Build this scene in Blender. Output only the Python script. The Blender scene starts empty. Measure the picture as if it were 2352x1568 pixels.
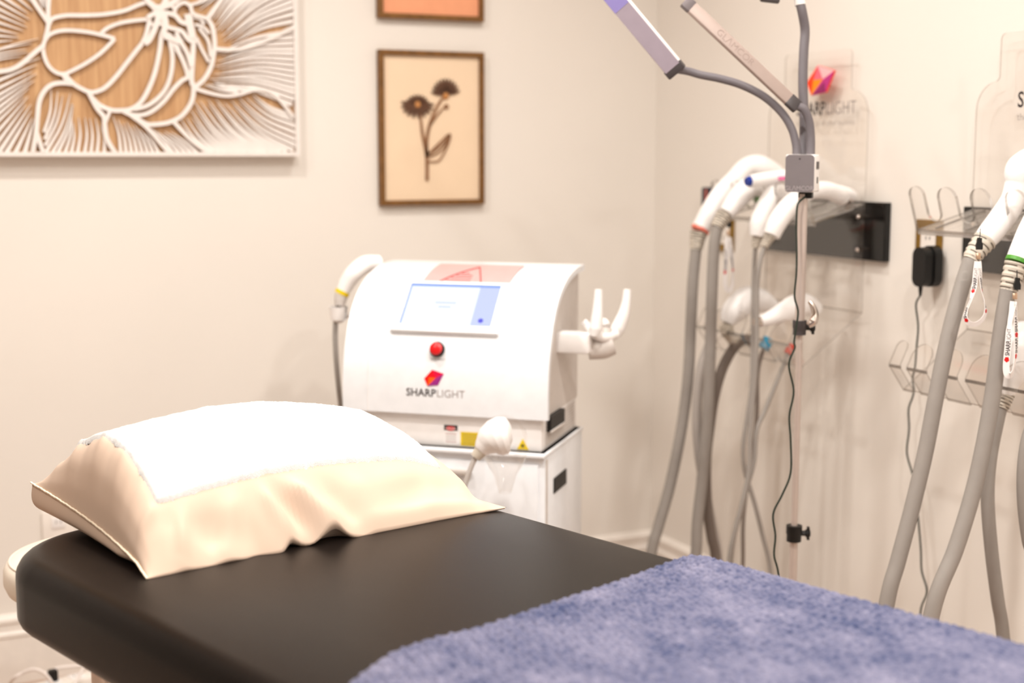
import bpy, bmesh, math, random
import numpy as np
from math import sin, cos, tan, pi, radians, sqrt, exp
from mathutils import Vector, Matrix

# ------------------------------------------------------------------ camera, world, light, exposure
scene = bpy.context.scene
col = scene.collection
FPX, TH, PIT, H = 3267.0, radians(25.5), radians(7.57), 1.37
CAM = Vector((0, 0, H))
FW = Vector((sin(TH) * cos(PIT), cos(TH) * cos(PIT), -sin(PIT)))
RT = Vector((cos(TH), -sin(TH), 0))
UP = RT.cross(FW)
cam_data = bpy.data.cameras.new('camera')
cam = bpy.data.objects.new('camera', cam_data)
col.objects.link(cam)
cam.matrix_world = Matrix((RT, UP, -FW)).transposed().to_4x4()
cam.location = CAM
cam_data.sensor_width = 36.0
cam_data.lens = FPX / 2352 * 36
cam_data.clip_start = 0.05
cam_data.dof.use_dof = True
cam_data.dof.focus_distance = 2.42
cam_data.dof.aperture_fstop = 2.35
scene.camera = cam
scene.view_settings.view_transform = 'Standard'
scene.view_settings.look = 'None'
scene.view_settings.gamma = 1.0
scene.view_settings.use_curve_mapping = False
scene.view_settings.exposure = 0.10
scene.cycles.transparent_max_bounces = 32
world = bpy.data.worlds.new('world')
scene.world = world
world.use_nodes = True
world.node_tree.nodes['Background'].inputs[0].default_value = (1, .93, .86, 1)
world.node_tree.nodes['Background'].inputs[1].default_value = 0.02

ROOM_X0, ROOM_X1, ROOM_Y0, ROOM_Y1, ROOM_Z = -3.0, 2.29, -2.6, 3.78, 2.6
LIGHTS = [(-.55, 2.3, 13, 'left of the carved panel'), (.45, 2.75, 12, 'over the carved panel'), (1.50, 2.7, 9, 'above the laser machine'), (.80, 1.75, 21, 'above the pillow'), (1.45, 1.3, 14, 'above the floor lamp side of the table'), (1.15, .1, 22, 'above the foot of the table'), (1.0, -1.3, 18, 'behind the viewer')]
LIGHT_COLOR = (1.0, .966, .91)


def at(x, y, X=None, Y=None, Z=None, D=None):
    """point of the room that lies in the direction of photo pixel x,y on a given plane of the room"""
    d = FW + RT * ((x - 1176) / FPX) - UP * ((y - 784) / FPX)
    t = D if D is not None else X / d.x if X is not None else Y / d.y if Y is not None else (Z - H) / d.z
    return CAM + d * t


# ------------------------------------------------------------------ materials
def lin(c):
    return tuple(((v / 255) / 12.92 if v / 255 <= .04045 else ((v / 255 + .055) / 1.055) ** 2.4) for v in c)


MATS = {}


def mat(name, rgb, rough=.5, metal=0., bump=None, noise=None, coat=0., spec=.5, emit=None, sheen=0., trans=0., ior=1.45, aniso=None):
    if name in MATS:
        return MATS[name]
    m = bpy.data.materials.new(name)
    m.use_nodes = True
    nt = m.node_tree
    b = nt.nodes['Principled BSDF']
    c = lin(rgb)
    b.inputs['Base Color'].default_value = (*c, 1)
    b.inputs['Roughness'].default_value = rough
    b.inputs['Metallic'].default_value = metal
    b.inputs['Specular IOR Level'].default_value = spec
    b.inputs['Coat Weight'].default_value = coat
    b.inputs['Sheen Weight'].default_value = sheen
    b.inputs['Transmission Weight'].default_value = trans
    b.inputs['IOR'].default_value = ior
    tc = nt.nodes.new('ShaderNodeTexCoord')
    if emit:
        b.inputs['Emission Color'].default_value = (*lin(emit[0]), 1)
        b.inputs['Emission Strength'].default_value = emit[1]
    # colour always passes through a soft procedural variation
    amt, sc = noise if noise else (.03, 30)
    n = nt.nodes.new('ShaderNodeTexNoise')
    n.inputs['Scale'].default_value = sc
    n.inputs['Detail'].default_value = 4
    nt.links.new(tc.outputs['Object'], n.inputs['Vector'])
    r = nt.nodes.new('ShaderNodeValToRGB')
    r.color_ramp.elements[0].position = .3
    r.color_ramp.elements[1].position = .7
    r.color_ramp.elements[0].color = (*[v * (1 - amt) for v in c], 1)
    r.color_ramp.elements[1].color = (*[min(1, v * (1 + amt)) for v in c], 1)
    nt.links.new(n.outputs['Fac'], r.inputs[0])
    nt.links.new(r.outputs[0], b.inputs['Base Color'])
    if bump:
        st, bs = bump[0], bump[1]
        n2 = nt.nodes.new('ShaderNodeTexNoise')
        n2.inputs['Scale'].default_value = bs
        n2.inputs['Detail'].default_value = 3
        mp = nt.nodes.new('ShaderNodeMapping')
        if aniso:
            mp.inputs['Scale'].default_value = aniso
        nt.links.new(tc.outputs['Object'], mp.inputs[0])
        nt.links.new(mp.outputs[0], n2.inputs['Vector'])
        bm_ = nt.nodes.new('ShaderNodeBump')
        bm_.inputs['Strength'].default_value = st
        bm_.inputs['Distance'].default_value = bump[2] if len(bump) > 2 else .001
        nt.links.new(n2.outputs['Fac'], bm_.inputs['Height'])
        nt.links.new(bm_.outputs[0], b.inputs['Normal'])
    MATS[name] = m
    return m


def mat_wood():
    m = bpy.data.materials.new('oak_veneer')
    m.use_nodes = True
    nt = m.node_tree
    b = nt.nodes['Principled BSDF']
    b.inputs['Roughness'].default_value = .5
    tc = nt.nodes.new('ShaderNodeTexCoord')
    mp = nt.nodes.new('ShaderNodeMapping')
    mp.inputs['Scale'].default_value = (60, 60, 2.2)
    n = nt.nodes.new('ShaderNodeTexNoise')
    n.inputs['Scale'].default_value = 1.6
    n.inputs['Detail'].default_value = 6
    r = nt.nodes.new('ShaderNodeValToRGB')
    r.color_ramp.elements[0].position = .28
    r.color_ramp.elements[1].position = .75
    r.color_ramp.elements[0].color = (*lin((176, 130, 86)), 1)
    r.color_ramp.elements[1].color = (*lin((210, 168, 122)), 1)
    nt.links.new(tc.outputs['Object'], mp.inputs[0])
    nt.links.new(mp.outputs[0], n.inputs['Vector'])
    nt.links.new(n.outputs['Fac'], r.inputs[0])
    nt.links.new(r.outputs[0], b.inputs['Base Color'])
    return m


def mat_clear(name, tint=(1, 1, 1), gloss=.05, edge=False):
    """clear acrylic sheet: see-through with a fresnel gloss"""
    m = bpy.data.materials.new(name)
    m.use_nodes = True
    nt = m.node_tree
    nt.nodes.remove(nt.nodes['Principled BSDF'])
    out = nt.nodes['Material Output']
    tr = nt.nodes.new('ShaderNodeBsdfTransparent')
    tr.inputs[0].default_value = (*tint, 1)
    gl = nt.nodes.new('ShaderNodeBsdfGlossy')
    gl.inputs['Roughness'].default_value = gloss
    gl.inputs['Color'].default_value = (1, 1, 1, 1)
    lw = nt.nodes.new('ShaderNodeLayerWeight')
    lw.inputs[0].default_value = .5
    pw = nt.nodes.new('ShaderNodeMath')
    pw.operation = 'POWER'
    pw.inputs[1].default_value = 4
    ma = nt.nodes.new('ShaderNodeMath')
    ma.operation = 'MULTIPLY_ADD'
    ma.inputs[1].default_value = .6
    ma.inputs[2].default_value = .30 if edge else .035
    mx = nt.nodes.new('ShaderNodeMixShader')
    nt.links.new(lw.outputs['Facing'], pw.inputs[0])
    nt.links.new(pw.outputs[0], ma.inputs[0])
    nt.links.new(ma.outputs[0], mx.inputs[0])
    nt.links.new(tr.outputs[0], mx.inputs[1])
    nt.links.new(gl.outputs[0], mx.inputs[2])
    nt.links.new(mx.outputs[0], out.inputs[0])
    return m


M_WALL = mat('wall_paint', (235, 228, 220), .75, bump=(.15, 260), noise=(.012, 3))
M_TRIM = mat('trim_paint', (240, 232, 224), .45)
M_CEIL = mat('ceiling_paint', (240, 234, 226), .85, bump=(.1, 200))
M_VINYL = mat('dark_brown_vinyl', (20, 15, 13), .30, bump=(.25, 900, .0006), noise=(.06, 12), spec=.14)
M_CHROME = mat('chrome', (215, 205, 198), .12, 1.0)
M_STEEL = mat('brushed_steel', (206, 192, 184), .42, .5, bump=(.1, 300))
M_PILLOW = mat('cream_cotton', (213, 188, 168), .85, bump=(.12, 1400, .0004), noise=(.02, 6), sheen=.1)
M_THREAD = mat('cream_thread', (252, 236, 212), .9)
M_TOWEL = mat('white_terry', (250, 248, 246), .95, bump=(1.0, 900, .0025), sheen=.3)
M_CREAMV = mat('cream_vinyl', (240, 228, 212), .45, bump=(.1, 500))
M_WHITE = mat('white_plastic', (246, 242, 240), .32, spec=.5)
M_WHITE2 = mat('white_lacquer', (240, 242, 246), .28, coat=.3)
M_GREYSIDE = mat('pale_grey_plastic', (214, 206, 200), .5)
M_HOSE = mat('grey_hose_rubber', (154, 147, 141), .6, bump=(.2, 600), noise=(.03, 40))
M_HOSE2 = mat('pale_grey_hose_rubber', (186, 178, 172), .55, bump=(.2, 600))
M_HOSED = mat('dark_grey_hose_rubber', (120, 108, 100), .6)
M_RELIEF = mat('stone_grey_rubber', (208, 198, 184), .6)
M_BLACK = mat('black_plastic', (9, 8, 8), .45)
M_BLACKG = mat('black_gloss_acrylic', (5, 4, 4), .08, spec=.5)
M_CORD = mat('dark_green_black_cord', (28, 40, 30), .5)
M_WCORD = mat('white_cord', (238, 228, 222), .5)
M_BRASS = mat('antique_brass', (150, 118, 58), .35, .8, noise=(.15, 60))
M_BRONZE = mat('bronze_frame', (122, 84, 42), .42, .35, noise=(.22, 40))
M_DGREY = mat('dark_grey_plastic', (72, 66, 67), .45)
M_GREY = mat('grey_rubber_gooseneck', (112, 106, 110), .5, bump=(.3, 700))
M_BRUSH = mat('brushed_grey_metal', (122, 114, 116), .42, .35, bump=(.35, 500), aniso=(1, 1, 18))
M_TAUPE = mat('champagne_metal', (176, 158, 150), .5, .1)
M_RED = mat('red_plastic', (214, 20, 26), .3)
M_YEL = mat('yellow_label', (232, 200, 10), .5)
M_BLUE = mat('blue_plastic', (20, 50, 140), .35)
M_CYAN = mat('cyan_tape', (40, 150, 190), .5)
M_PINK = mat('pink_plastic', (226, 110, 160), .4)
M_GREEN = mat('green_ring', (80, 150, 50), .4)
M_SALMON = mat('salmon_ring', (228, 120, 100), .4)
M_PEACH = mat('peach_canvas', (240, 166, 126), .8, bump=(.3, 500))
M_CREAMP = mat('cream_mat_board', (238, 212, 182), .85, noise=(.02, 8))
M_BROWN = mat('dark_walnut_cutout', (92, 60, 40), .6, noise=(.2, 60))
M_TANC = mat('tan_cutout', (190, 130, 74), .6)
M_STEM = mat('brown_cutout', (140, 98, 66), .6, noise=(.15, 60))
M_INK = mat('dark_ink', (40, 32, 36), .5)
M_INKL = mat('grey_ink', (120, 108, 106), .5)
M_INKF = mat('fine_grey_ink', (150, 138, 132), .5)
M_INKS = mat('slot_shadow_grey', (96, 86, 76), .7)
M_CREST = mat('pink_film', (242, 166, 164), .4)
M_PINKINK = mat('rose_ink', (150, 84, 84), .5)
M_SHELFW = mat('art_white_lacquer', (236, 228, 222), .45)
M_SCREEN = mat('screen_face', (30, 30, 34), .45, spec=.15, emit=((234, 240, 255), 1.15))
M_SCRB = mat('screen_blue', (24, 26, 34), .45, spec=.15, emit=((150, 180, 250), .9))
M_SCRL = mat('screen_lilac', (28, 28, 34), .45, spec=.15, emit=((206, 216, 253), .95))
M_SCRD = mat('screen_violet', (20, 20, 34), .45, spec=.15, emit=((100, 100, 235), .9))
M_WOOD = mat_wood()
M_CLEAR = mat_clear('clear_acrylic', (.985, .98, .975))
M_EDGE = mat_clear('clear_acrylic_edge', (.62, .60, .58), .15, True)
M_FLOOR = mat('floor_vinyl', (188, 164, 148), .45, noise=(.08, 8))


# ------------------------------------------------------------------ mesh helpers
def crom(pts, n=8):
    P = [Vector(p) for p in pts]
    if len(P) < 3:
        return [P[0].lerp(P[1], i / n) for i in range(n + 1)] if len(P) == 2 else P
    P = [P[0] * 2 - P[1]] + P + [P[-1] * 2 - P[-2]]
    out = []
    for i in range(1, len(P) - 2):
        a, b, c, d = P[i - 1:i + 3]
        for k in range(n):
            t = k / n
            out.append(.5 * ((2 * b) + (c - a) * t + (2 * a - 5 * b + 4 * c - d) * t * t + (3 * b - a - 3 * c + d) * t ** 3))
    out.append(P[-2])
    return out


def resample(vals, n, m):
    """interpolate vals given at m knots to the n samples of crom"""
    out = []
    for i in range(n):
        t = i / (n - 1) * (m - 1)
        k = min(int(t), m - 2)
        out.append(vals[k] + (vals[k + 1] - vals[k]) * (t - k))
    return out


class MB:
    def __init__(s):
        s.bm = bmesh.new()

    def face(s, pts, mi=0):
        f = s.bm.faces.new([s.bm.verts.new(p) for p in pts])
        f.material_index = mi
        return f

    def box(s, c, size, bev=0., M=None, seg=2, mi=0):
        t = bmesh.new()
        bmesh.ops.create_cube(t, size=1)
        for v in t.verts:
            v.co = Vector((v.co.x * size[0], v.co.y * size[1], v.co.z * size[2]))
        if bev > 0:
            bmesh.ops.bevel(t, geom=list(t.edges), offset=bev, segments=seg, affect='EDGES', profile=.5)
        for v in t.verts:
            v.co = v.co + Vector(c)
            if M is not None:
                v.co = M @ v.co
        s.merge(t, mi)
        return s

    def merge(s, t, mi=0):
        mp = {v: s.bm.verts.new(v.co) for v in t.verts}
        for f in t.faces:
            nf = s.bm.faces.new([mp[v] for v in f.verts])
            nf.material_index = mi
        t.free()

    def tube(s, pts, r, seg=14, n=8, caps=True, smooth_path=True, ref=None, flat=1.0):
        P = crom(pts, n) if smooth_path else [Vector(p) for p in pts]
        m = len(pts)
        R = [r] * len(P) if not isinstance(r, (list, tuple)) else (resample(list(r), len(P), m) if smooth_path else list(r))
        t0 = (P[1] - P[0]).normalized()
        nrm = Vector(ref) if ref else (Vector((0, 0, 1)) if abs(t0.z) < .9 else Vector((1, 0, 0)))
        nrm = (nrm - t0 * nrm.dot(t0)).normalized()
        rings = []
        for i, p in enumerate(P):
            t = (P[min(i + 1, len(P) - 1)] - P[max(i - 1, 0)])
            t = t.normalized() if t.length > 1e-9 else t0
            nrm = (nrm - t * nrm.dot(t)).normalized()
            b = t.cross(nrm)
            rings.append([s.bm.verts.new(p + (nrm * cos(2 * pi * k / seg) + b * sin(2 * pi * k / seg) * flat) * R[i]) for k in range(seg)])
        for i in range(len(rings) - 1):
            for k in range(seg):
                s.bm.faces.new([rings[i][k], rings[i][(k + 1) % seg], rings[i + 1][(k + 1) % seg], rings[i + 1][k]])
        if caps:
            s.bm.faces.new(rings[0][::-1])
            s.bm.faces.new(rings[-1])
        return s

    def lathe(s, prof, M=None, seg=32, ang=2 * pi):
        M = M or Matrix()
        full = abs(ang - 2 * pi) < 1e-6
        cnt = seg if full else seg + 1
        rings = []
        for r, z in prof:
            if r < 1e-6:
                rings.append([s.bm.verts.new(M @ Vector((0, 0, z)))])
            else:
                rings.append([s.bm.verts.new(M @ Vector((r * cos(ang * k / seg), r * sin(ang * k / seg), z))) for k in range(cnt)])
        for i in range(len(rings) - 1):
            A, B = rings[i], rings[i + 1]
            for k in range(seg):
                k2 = (k + 1) % cnt
                if len(A) == 1 and len(B) == 1:
                    continue
                if len(A) == 1:
                    s.bm.faces.new([A[0], B[k2], B[k]])
                elif len(B) == 1:
                    s.bm.faces.new([A[k], A[k2], B[0]])
                else:
                    s.bm.faces.new([A[k], A[k2], B[k2], B[k]])
        return s

    def prism(s, poly, o, u, v, depth, mi_side=0, mi=0, back=0.):
        """flat polygon (x,y) in plane o,u,v extruded along u x v by depth"""
        o, u, v = Vector(o), Vector(u), Vector(v)
        nn = u.cross(v).normalized()
        A = [s.bm.verts.new(o + u * x + v * y + nn * back) for x, y in poly]
        B = [s.bm.verts.new(o + u * x + v * y + nn * (back + depth)) for x, y in poly]
        f = s.bm.faces.new(B)
        f.material_index = mi
        f = s.bm.faces.new(A[::-1])
        f.material_index = mi
        n = len(poly)
        for k in range(n):
            f = s.bm.faces.new([A[k], A[(k + 1) % n], B[(k + 1) % n], B[k]])
            f.material_index = mi_side
        return s

    def ribbon(s, pts, w, th, o, u, v, n=8, z0=0., smooth_path=True):
        """flat strip following 2-D pts in the plane o,u,v, rising th above it; w may vary along it"""
        P = crom([(p[0], p[1], 0) for p in pts], n) if smooth_path and len(pts) > 2 else [Vector((p[0], p[1], 0)) for p in pts]
        W = [w] * len(P) if not isinstance(w, (list, tuple)) else resample(list(w), len(P), len(w))
        o, u, v = Vector(o), Vector(u), Vector(v)
        nn = u.cross(v).normalized()
        rows = []
        for i, p in enumerate(P):
            t = P[min(i + 1, len(P) - 1)] - P[max(i - 1, 0)]
            t.normalize()
            d = Vector((-t.y, t.x, 0)) * W[i] / 2
            row = []
            for q, z in ((p - d, z0), (p - d, z0 + th), (p + d, z0 + th), (p + d, z0)):
                row.append(s.bm.verts.new(o + u * q.x + v * q.y + nn * z))
            rows.append(row)
        for i in range(len(rows) - 1):
            for k in range(3):
                s.bm.faces.new([rows[i][k + 1], rows[i][k], rows[i + 1][k], rows[i + 1][k + 1]])
        s.bm.faces.new(rows[0])
        s.bm.faces.new(rows[-1][::-1])
        return s

    def grid(s, G):
        """G[i][j] points -> quad sheet"""
        V = [[s.bm.verts.new(p) for p in row] for row in G]
        for i in range(len(V) - 1):
            for j in range(len(V[0]) - 1):
                s.bm.faces.new([V[i][j], V[i + 1][j], V[i + 1][j + 1], V[i][j + 1]])
        return s

    def text(s, body, size, o, u, v, offset=0., align='CENTER', depth=0., lift=.0004, squeeze=1.0, shear=0., fn=None, space=1.0):
        c = bpy.data.curves.new('t', 'FONT')
        c.body = body
        c.size = size
        c.align_x = align
        c.offset = offset
        c.shear = shear
        c.space_character = space
        c.resolution_u = 3
        ob = bpy.data.objects.new('t', c)
        col.objects.link(ob)
        dg = bpy.context.evaluated_depsgraph_get()
        me = bpy.data.meshes.new_from_object(ob.evaluated_get(dg))
        bpy.data.objects.remove(ob)
        bpy.data.curves.remove(c)
        o, u, v = Vector(o), Vector(u), Vector(v)
        nn = u.cross(v).normalized()
        if fn:
            vs = [s.bm.verts.new(fn(q.co.x * squeeze, q.co.y)) for q in me.vertices]
        else:
            vs = [s.bm.verts.new(o + u * q.co.x * squeeze + v * q.co.y + nn * lift) for q in me.vertices]
        for p in me.polygons:
            try:
                s.bm.faces.new([vs[i] for i in p.vertices])
            except ValueError:
                pass
        bpy.data.meshes.remove(me)
        return s

    def build(s, name, material, parent=None, smooth=False, base=None, recalc=True, bevel=None):
        """link as one mesh object; parent's base becomes the local origin"""
        if recalc:
            bmesh.ops.recalc_face_normals(s.bm, faces=list(s.bm.faces))
        o_ = Vector(parent['_b']) if parent is not None else (Vector(base) if base is not None else Vector((0, 0, 0)))
        for v in s.bm.verts:
            v.co -= o_
        me = bpy.data.meshes.new(name)
        s.bm.to_mesh(me)
        s.bm.free()
        for mm in (material if isinstance(material, (list, tuple)) else [material]):
            me.materials.append(mm)
        if smooth:
            for p in me.polygons:
                p.use_smooth = True
            if smooth != 'all':
                me.set_sharp_from_angle(angle=radians(smooth if isinstance(smooth, (int, float)) and smooth > 1 else 38))
        ob = bpy.data.objects.new(name, me)
        col.objects.link(ob)
        if parent is not None:
            ob.parent = parent
            ob['_b'] = tuple(o_)
        else:
            ob.location = o_
            ob['_b'] = tuple(o_)
        TMP.append(ob)
        return ob


TMP = []


def thing(name, label, cat, base, group=None):
    o = bpy.data.objects.new(name, None)
    col.objects.link(o)
    o.empty_display_size = .05
    o.location = base
    o['_b'] = tuple(base)
    TMP.append(o)
    return tag(o, label, cat, group)


def tag(o, label, cat, group=None):
    o['label'] = label
    o['category'] = cat
    if group:
        o['group'] = group
    return o


def struct(o):
    o['kind'] = 'structure'
    return o


def frame(o, x, y, z=None):
    x, y = Vector(x).normalized(), Vector(y).normalized()
    z = x.cross(y)
    return Matrix(((x.x, y.x, z.x, o[0]), (x.y, y.y, z.y, o[1]), (x.z, y.z, z.z, o[2]), (0, 0, 0, 1)))


def axis_frame(o, z):
    z = Vector(z).normalized()
    x = Vector((0, 0, 1)).cross(z)
    if x.length < .01:
        x = Vector((1, 0, 0))
    x.normalize()
    return frame(o, x, z.cross(x))


EX, EY, EZ = Vector((1, 0, 0)), Vector((0, 1, 0)), Vector((0, 0, 1))
BW = (EX, EZ)                 # back wall: u to the right, v up, normal into the room
RW = (-EY, EZ)                # right wall: u to the right (towards the viewer), v up

# ------------------------------------------------------------------ the room
X0, X1, Y0, Y1, RZ = ROOM_X0, ROOM_X1, ROOM_Y0, ROOM_Y1, ROOM_Z
cxm, cym = (X0 + X1) / 2, (Y0 + Y1) / 2
struct(MB().box((cxm, cym, -.05), (X1 - X0 + .2, Y1 - Y0 + .2, .1)).build('floor', M_FLOOR))
struct(MB().box((cxm, cym, RZ + .05), (X1 - X0 + .2, Y1 - Y0 + .2, .1)).build('ceiling', M_CEIL))
struct(MB().box((cxm, Y1 + .05, RZ / 2), (X1 - X0 + .2, .1, RZ)).build('wall_back', M_WALL))
struct(MB().box((X1 + .05, cym, RZ / 2), (.1, Y1 - Y0, RZ)).build('wall_right', M_WALL))
struct(MB().box((X0 - .05, cym, RZ / 2), (.1, Y1 - Y0, RZ)).build('wall_left', M_WALL))
struct(MB().box((cxm, Y0 - .05, RZ / 2), (X1 - X0 + .2, .1, RZ)).build('wall_front', M_WALL))
BASEP = [(0, 0), (.016, 0), (.016, .122), (.019, .126), (.019, .134), (.013, .14), (.013, .158), (.017, .163), (.017, .172), (.009, .182), (0, .184)]


def baseboard(name, a, b, nrm):
    a, b, nrm = Vector(a), Vector(b), Vector(nrm)
    m = MB()
    A = [m.bm.verts.new(a + nrm * d + EZ * z) for d, z in BASEP]
    B = [m.bm.verts.new(b + nrm * d + EZ * z) for d, z in BASEP]
    for k in range(len(BASEP)):
        m.bm.faces.new([A[k], A[(k + 1) % len(BASEP)], B[(k + 1) % len(BASEP)], B[k]])
    m.bm.faces.new(A)
    m.bm.faces.new(B[::-1])
    struct(m.build(name, M_TRIM))


baseboard('baseboard_back', (X0, Y1, 0), (X1, Y1, 0), (0, -1, 0))
baseboard('baseboard_right', (X1, Y0, 0), (X1, Y1 - .02, 0), (-1, 0, 0))

M_LED = mat('downlight_lens', (255, 244, 230), .4, emit=((255, 238, 220), 6))
for i, (lx, ly, pw, where) in enumerate(LIGHTS):
    t = thing('recessed_downlight', 'round white recessed downlight in the ceiling ' + where, 'ceiling light', (lx, ly, RZ), 'recessed ceiling downlights')
    MB().lathe([(.062, -.002), (.085, -.006), (.088, 0), (.06, 0), (.062, -.002)], Matrix.Translation((lx, ly, RZ)), 32).build('trim_ring', M_TRIM, t, True)
    MB().lathe([(0, -.0015), (.06, -.0015), (.06, -.0005), (0, -.0005)], Matrix.Translation((lx, ly, RZ)), 32).build('lens', M_LED, t)
    ld = bpy.data.lights.new('downlight', 'AREA')
    ld.shape = 'DISK'
    ld.size = .12
    ld.energy = pw
    ld.color = LIGHT_COLOR
    ld.spread = radians(165)
    lo = bpy.data.objects.new('downlight', ld)
    lo.location = (0, 0, -.012)
    lo.parent = t
    col.objects.link(lo)

# ------------------------------------------------------------------ treatment table
TT = .77
O2 = Vector((.374, 1.977))
tw, thd = Vector((.9593, .2823)), Vector((-.2823, .9593))


def tb(w, h, z):
    p = O2 + tw * w + thd * h
    return Vector((p.x, p.y, z))


W0, W1, HH, HF = -.10, .662, .36, -1.50


def rounded_outline(inset, n=10):
    a, b, c, d = W0 + inset, W1 - inset, HF + inset, HH - inset
    r = max(.17 - inset, .02)
    pts = []
    for cx, cy, s0 in ((b - r, d - r, 0), (a + r, d - r, 90), (a + r, c + r, 180), (b - r, c + r, 270)):
        for k in range(n + 1):
            an = radians(s0 + 90 * k / n)
            pts.append((cx + r * cos(an), cy + r * sin(an)))
    return pts


tbase = tb(.28, -.57, 0)
table = thing('massage_table', 'dark brown padded massage table under the pillow and blue blanket', 'massage table', tbase)
prof = []
RO, TK = .036, .115
for k in range(9):      # top roll
    an = pi / 2 - k * pi / 2 / 8
    prof.append((RO - RO * cos(an), TT - RO + RO * sin(an)))
for k in range(7):      # bottom roll
    an = -k * pi / 2 / 6
    prof.append((.024 - .024 * cos(an), TT - TK + .024 + .024 * sin(an)))
m = MB()
rings = []
for ins, z in [(.16, TT + .004), (.08, TT + .003)] + prof:
    rings.append([m.bm.verts.new(tb(w, h, z)) for w, h in rounded_outline(ins)])
nn_ = len(rings[0])
for i in range(len(rings) - 1):
    for k in range(nn_):
        m.bm.faces.new([rings[i][k], rings[i][(k + 1) % nn_], rings[i + 1][(k + 1) % nn_], rings[i + 1][k]])
m.bm.faces.new(rings[0])
m.bm.faces.new(rings[-1][::-1])
pad = m.build('padded_top', M_VINYL, table, 60)
m = MB()
m.tube([tb(w, h, TT - TK + .012) for w, h in rounded_outline(.012)] + [tb(*rounded_outline(.012)[0], TT - TK + .012)], .004, 8, smooth_path=False, caps=False)
m.build('welt_seam', M_VINYL, pad, True)
m = MB()
for a_, b_ in (((W0 + .2, HF + .2), (W0 + .2, HH - .2)), ((W1 - .2, HF + .2), (W1 - .2, HH - .2)), ((W0 + .2, HH - .22), (W1 - .2, HH - .22)), ((W0 + .2, HF + .22), (W1 - .2, HF + .22))):
    p, q = tb(*a_, TT - TK - .015), tb(*b_, TT - TK - .015)
    d = (q - p).normalized()
    m.box((0, 0, (q - p).length / 2), (.03, .03, (q - p).length), .004, axis_frame(p, d))
m.build('frame_rail', M_CHROME, table)
legp = at(236, 1545, Z=TT - TK - .06)
rel = Vector((legp.x, legp.y)) - O2
lw, lh = rel.dot(tw), rel.dot(thd)
for (w, h) in ((lw, lh), (W1 - (lw - W0), lh), (lw, HF + HH - lh), (W1 - (lw - W0), HF + HH - lh)):
    p = tb(w, h, 0)
    lg = MB().lathe([(0, .02), (.017, .02), (.017, TT - TK - .02), (0, TT - TK - .02)], Matrix.Translation(p), 24).build('leg', M_CHROME, table, True)
    MB().lathe([(0, .02), (.0095, .02), (.0095, TT - TK - .02), (0, TT - TK - .02)], Matrix.Translation(p + Vector((.028, -.012, 0))), 20).build('brace_tube', M_CHROME, lg, True)
    MB().lathe([(0, 0), (.024, 0), (.024, .014), (.016, .03), (0, .03)], Matrix.Translation(p), 20).build('rubber_foot', M_BLACK, lg, True)

# ------------------------------------------------------------------ pillow
A0 = radians(13.4)
pw_, ph_ = Vector((cos(A0), sin(A0))), Vector((-sin(A0), cos(A0)))
PL, PD = .648, .44
RK = [(0.0, 0.0844), (0.02, 0.1172), (0.06, 0.1331), (0.1, 0.1446), (0.14, 0.1543), (0.18, 0.1626), (0.22, 0.1682), (0.26, 0.1729), (0.3, 0.1772), (0.34, 0.1809), (0.38, 0.1812), (0.42, 0.1814), (0.46, 0.1814), (0.5, 0.1802), (0.54, 0.1764), (0.58, 0.1725), (0.62, 0.1686), (0.66, 0.1639), (0.7, 0.1585), (0.74, 0.153), (0.78, 0.1449), (0.82, 0.1298), (0.86, 0.1147), (0.9, 0.098), (0.94, 0.0762), (0.965, 0.026), (0.985, 0.008), (1.0, 0.0)]
RKx, RKy = [q[0] for q in RK], [q[1] for q in RK]


def seam_h(b):
    return .058 * max(b, 0) ** .6 * min(1, max(b, 0) / .08) ** .5


def gauss(d, s):
    return exp(-(d / s) ** 2)


def fold(a, b, a1, b1, a2, b2, amp, s):
    """ridge along a segment in pillow space, fading at its ends"""
    ax, ay, bx, by = a1 * PL, b1 * PD, a2 * PL, b2 * PD
    px_, py_ = a * PL, b * PD
    L2 = (bx - ax) ** 2 + (by - ay) ** 2
    t = ((px_ - ax) * (bx - ax) + (py_ - ay) * (by - ay)) / L2
    tc_ = min(max(t, 0), 1)
    d = sqrt((px_ - ax - tc_ * (bx - ax)) ** 2 + (py_ - ay - tc_ * (by - ay)) ** 2)
    return amp * gauss(d, s) * (.35 + .65 * sin(pi * min(max(tc_, .02), .98)))


FOLDS = [(.475, .0, .40, .16, .014, .014), (.365, .0, .33, .15, .009, .012), (.42, .02, .36, .15, -.010, .012), (.56, .02, .50, .14, -.008, .014), (.60, .04, .58, .16, .005, .016),
         (.27, .04, .10, .10, -.007, .018), (.70, .08, .92, .14, -.007, .02), (.62, .12, .85, .15, .004, .016), (.09, .02, .13, .14, .008, .012), (.155, .02, .20, .13, -.005, .014), (.20, .03, .27, .15, .006, .015),
         (.55, .025, .97, .03, .005, .010), (.92, .04, .99, .2, -.008, .014), (.78, .05, .84, .16, .004, .018),
         (.0, .12, .09, .16, .005, .008), (.0, .24, .08, .27, -.005, .008), (.0, .33, .10, .40, .006, .009), (.0, .43, .09, .47, -.005, .009), (.0, .5, .1, .58, .006, .009), (.0, .62, .1, .70, -.005, .01), (.0, .70, .12, .8, .006, .010), (.0, .84, .1, .9, .004, .01)]


def lift_edge(a):
    """where the loose hem of the pillow case stands off the table"""
    return .012 * gauss(a - .365, .022) + .024 * gauss(a - .475, .05) * (1 if a < .475 else gauss(a - .475, .06)) + .003 * gauss(a - .2, .05)


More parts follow.
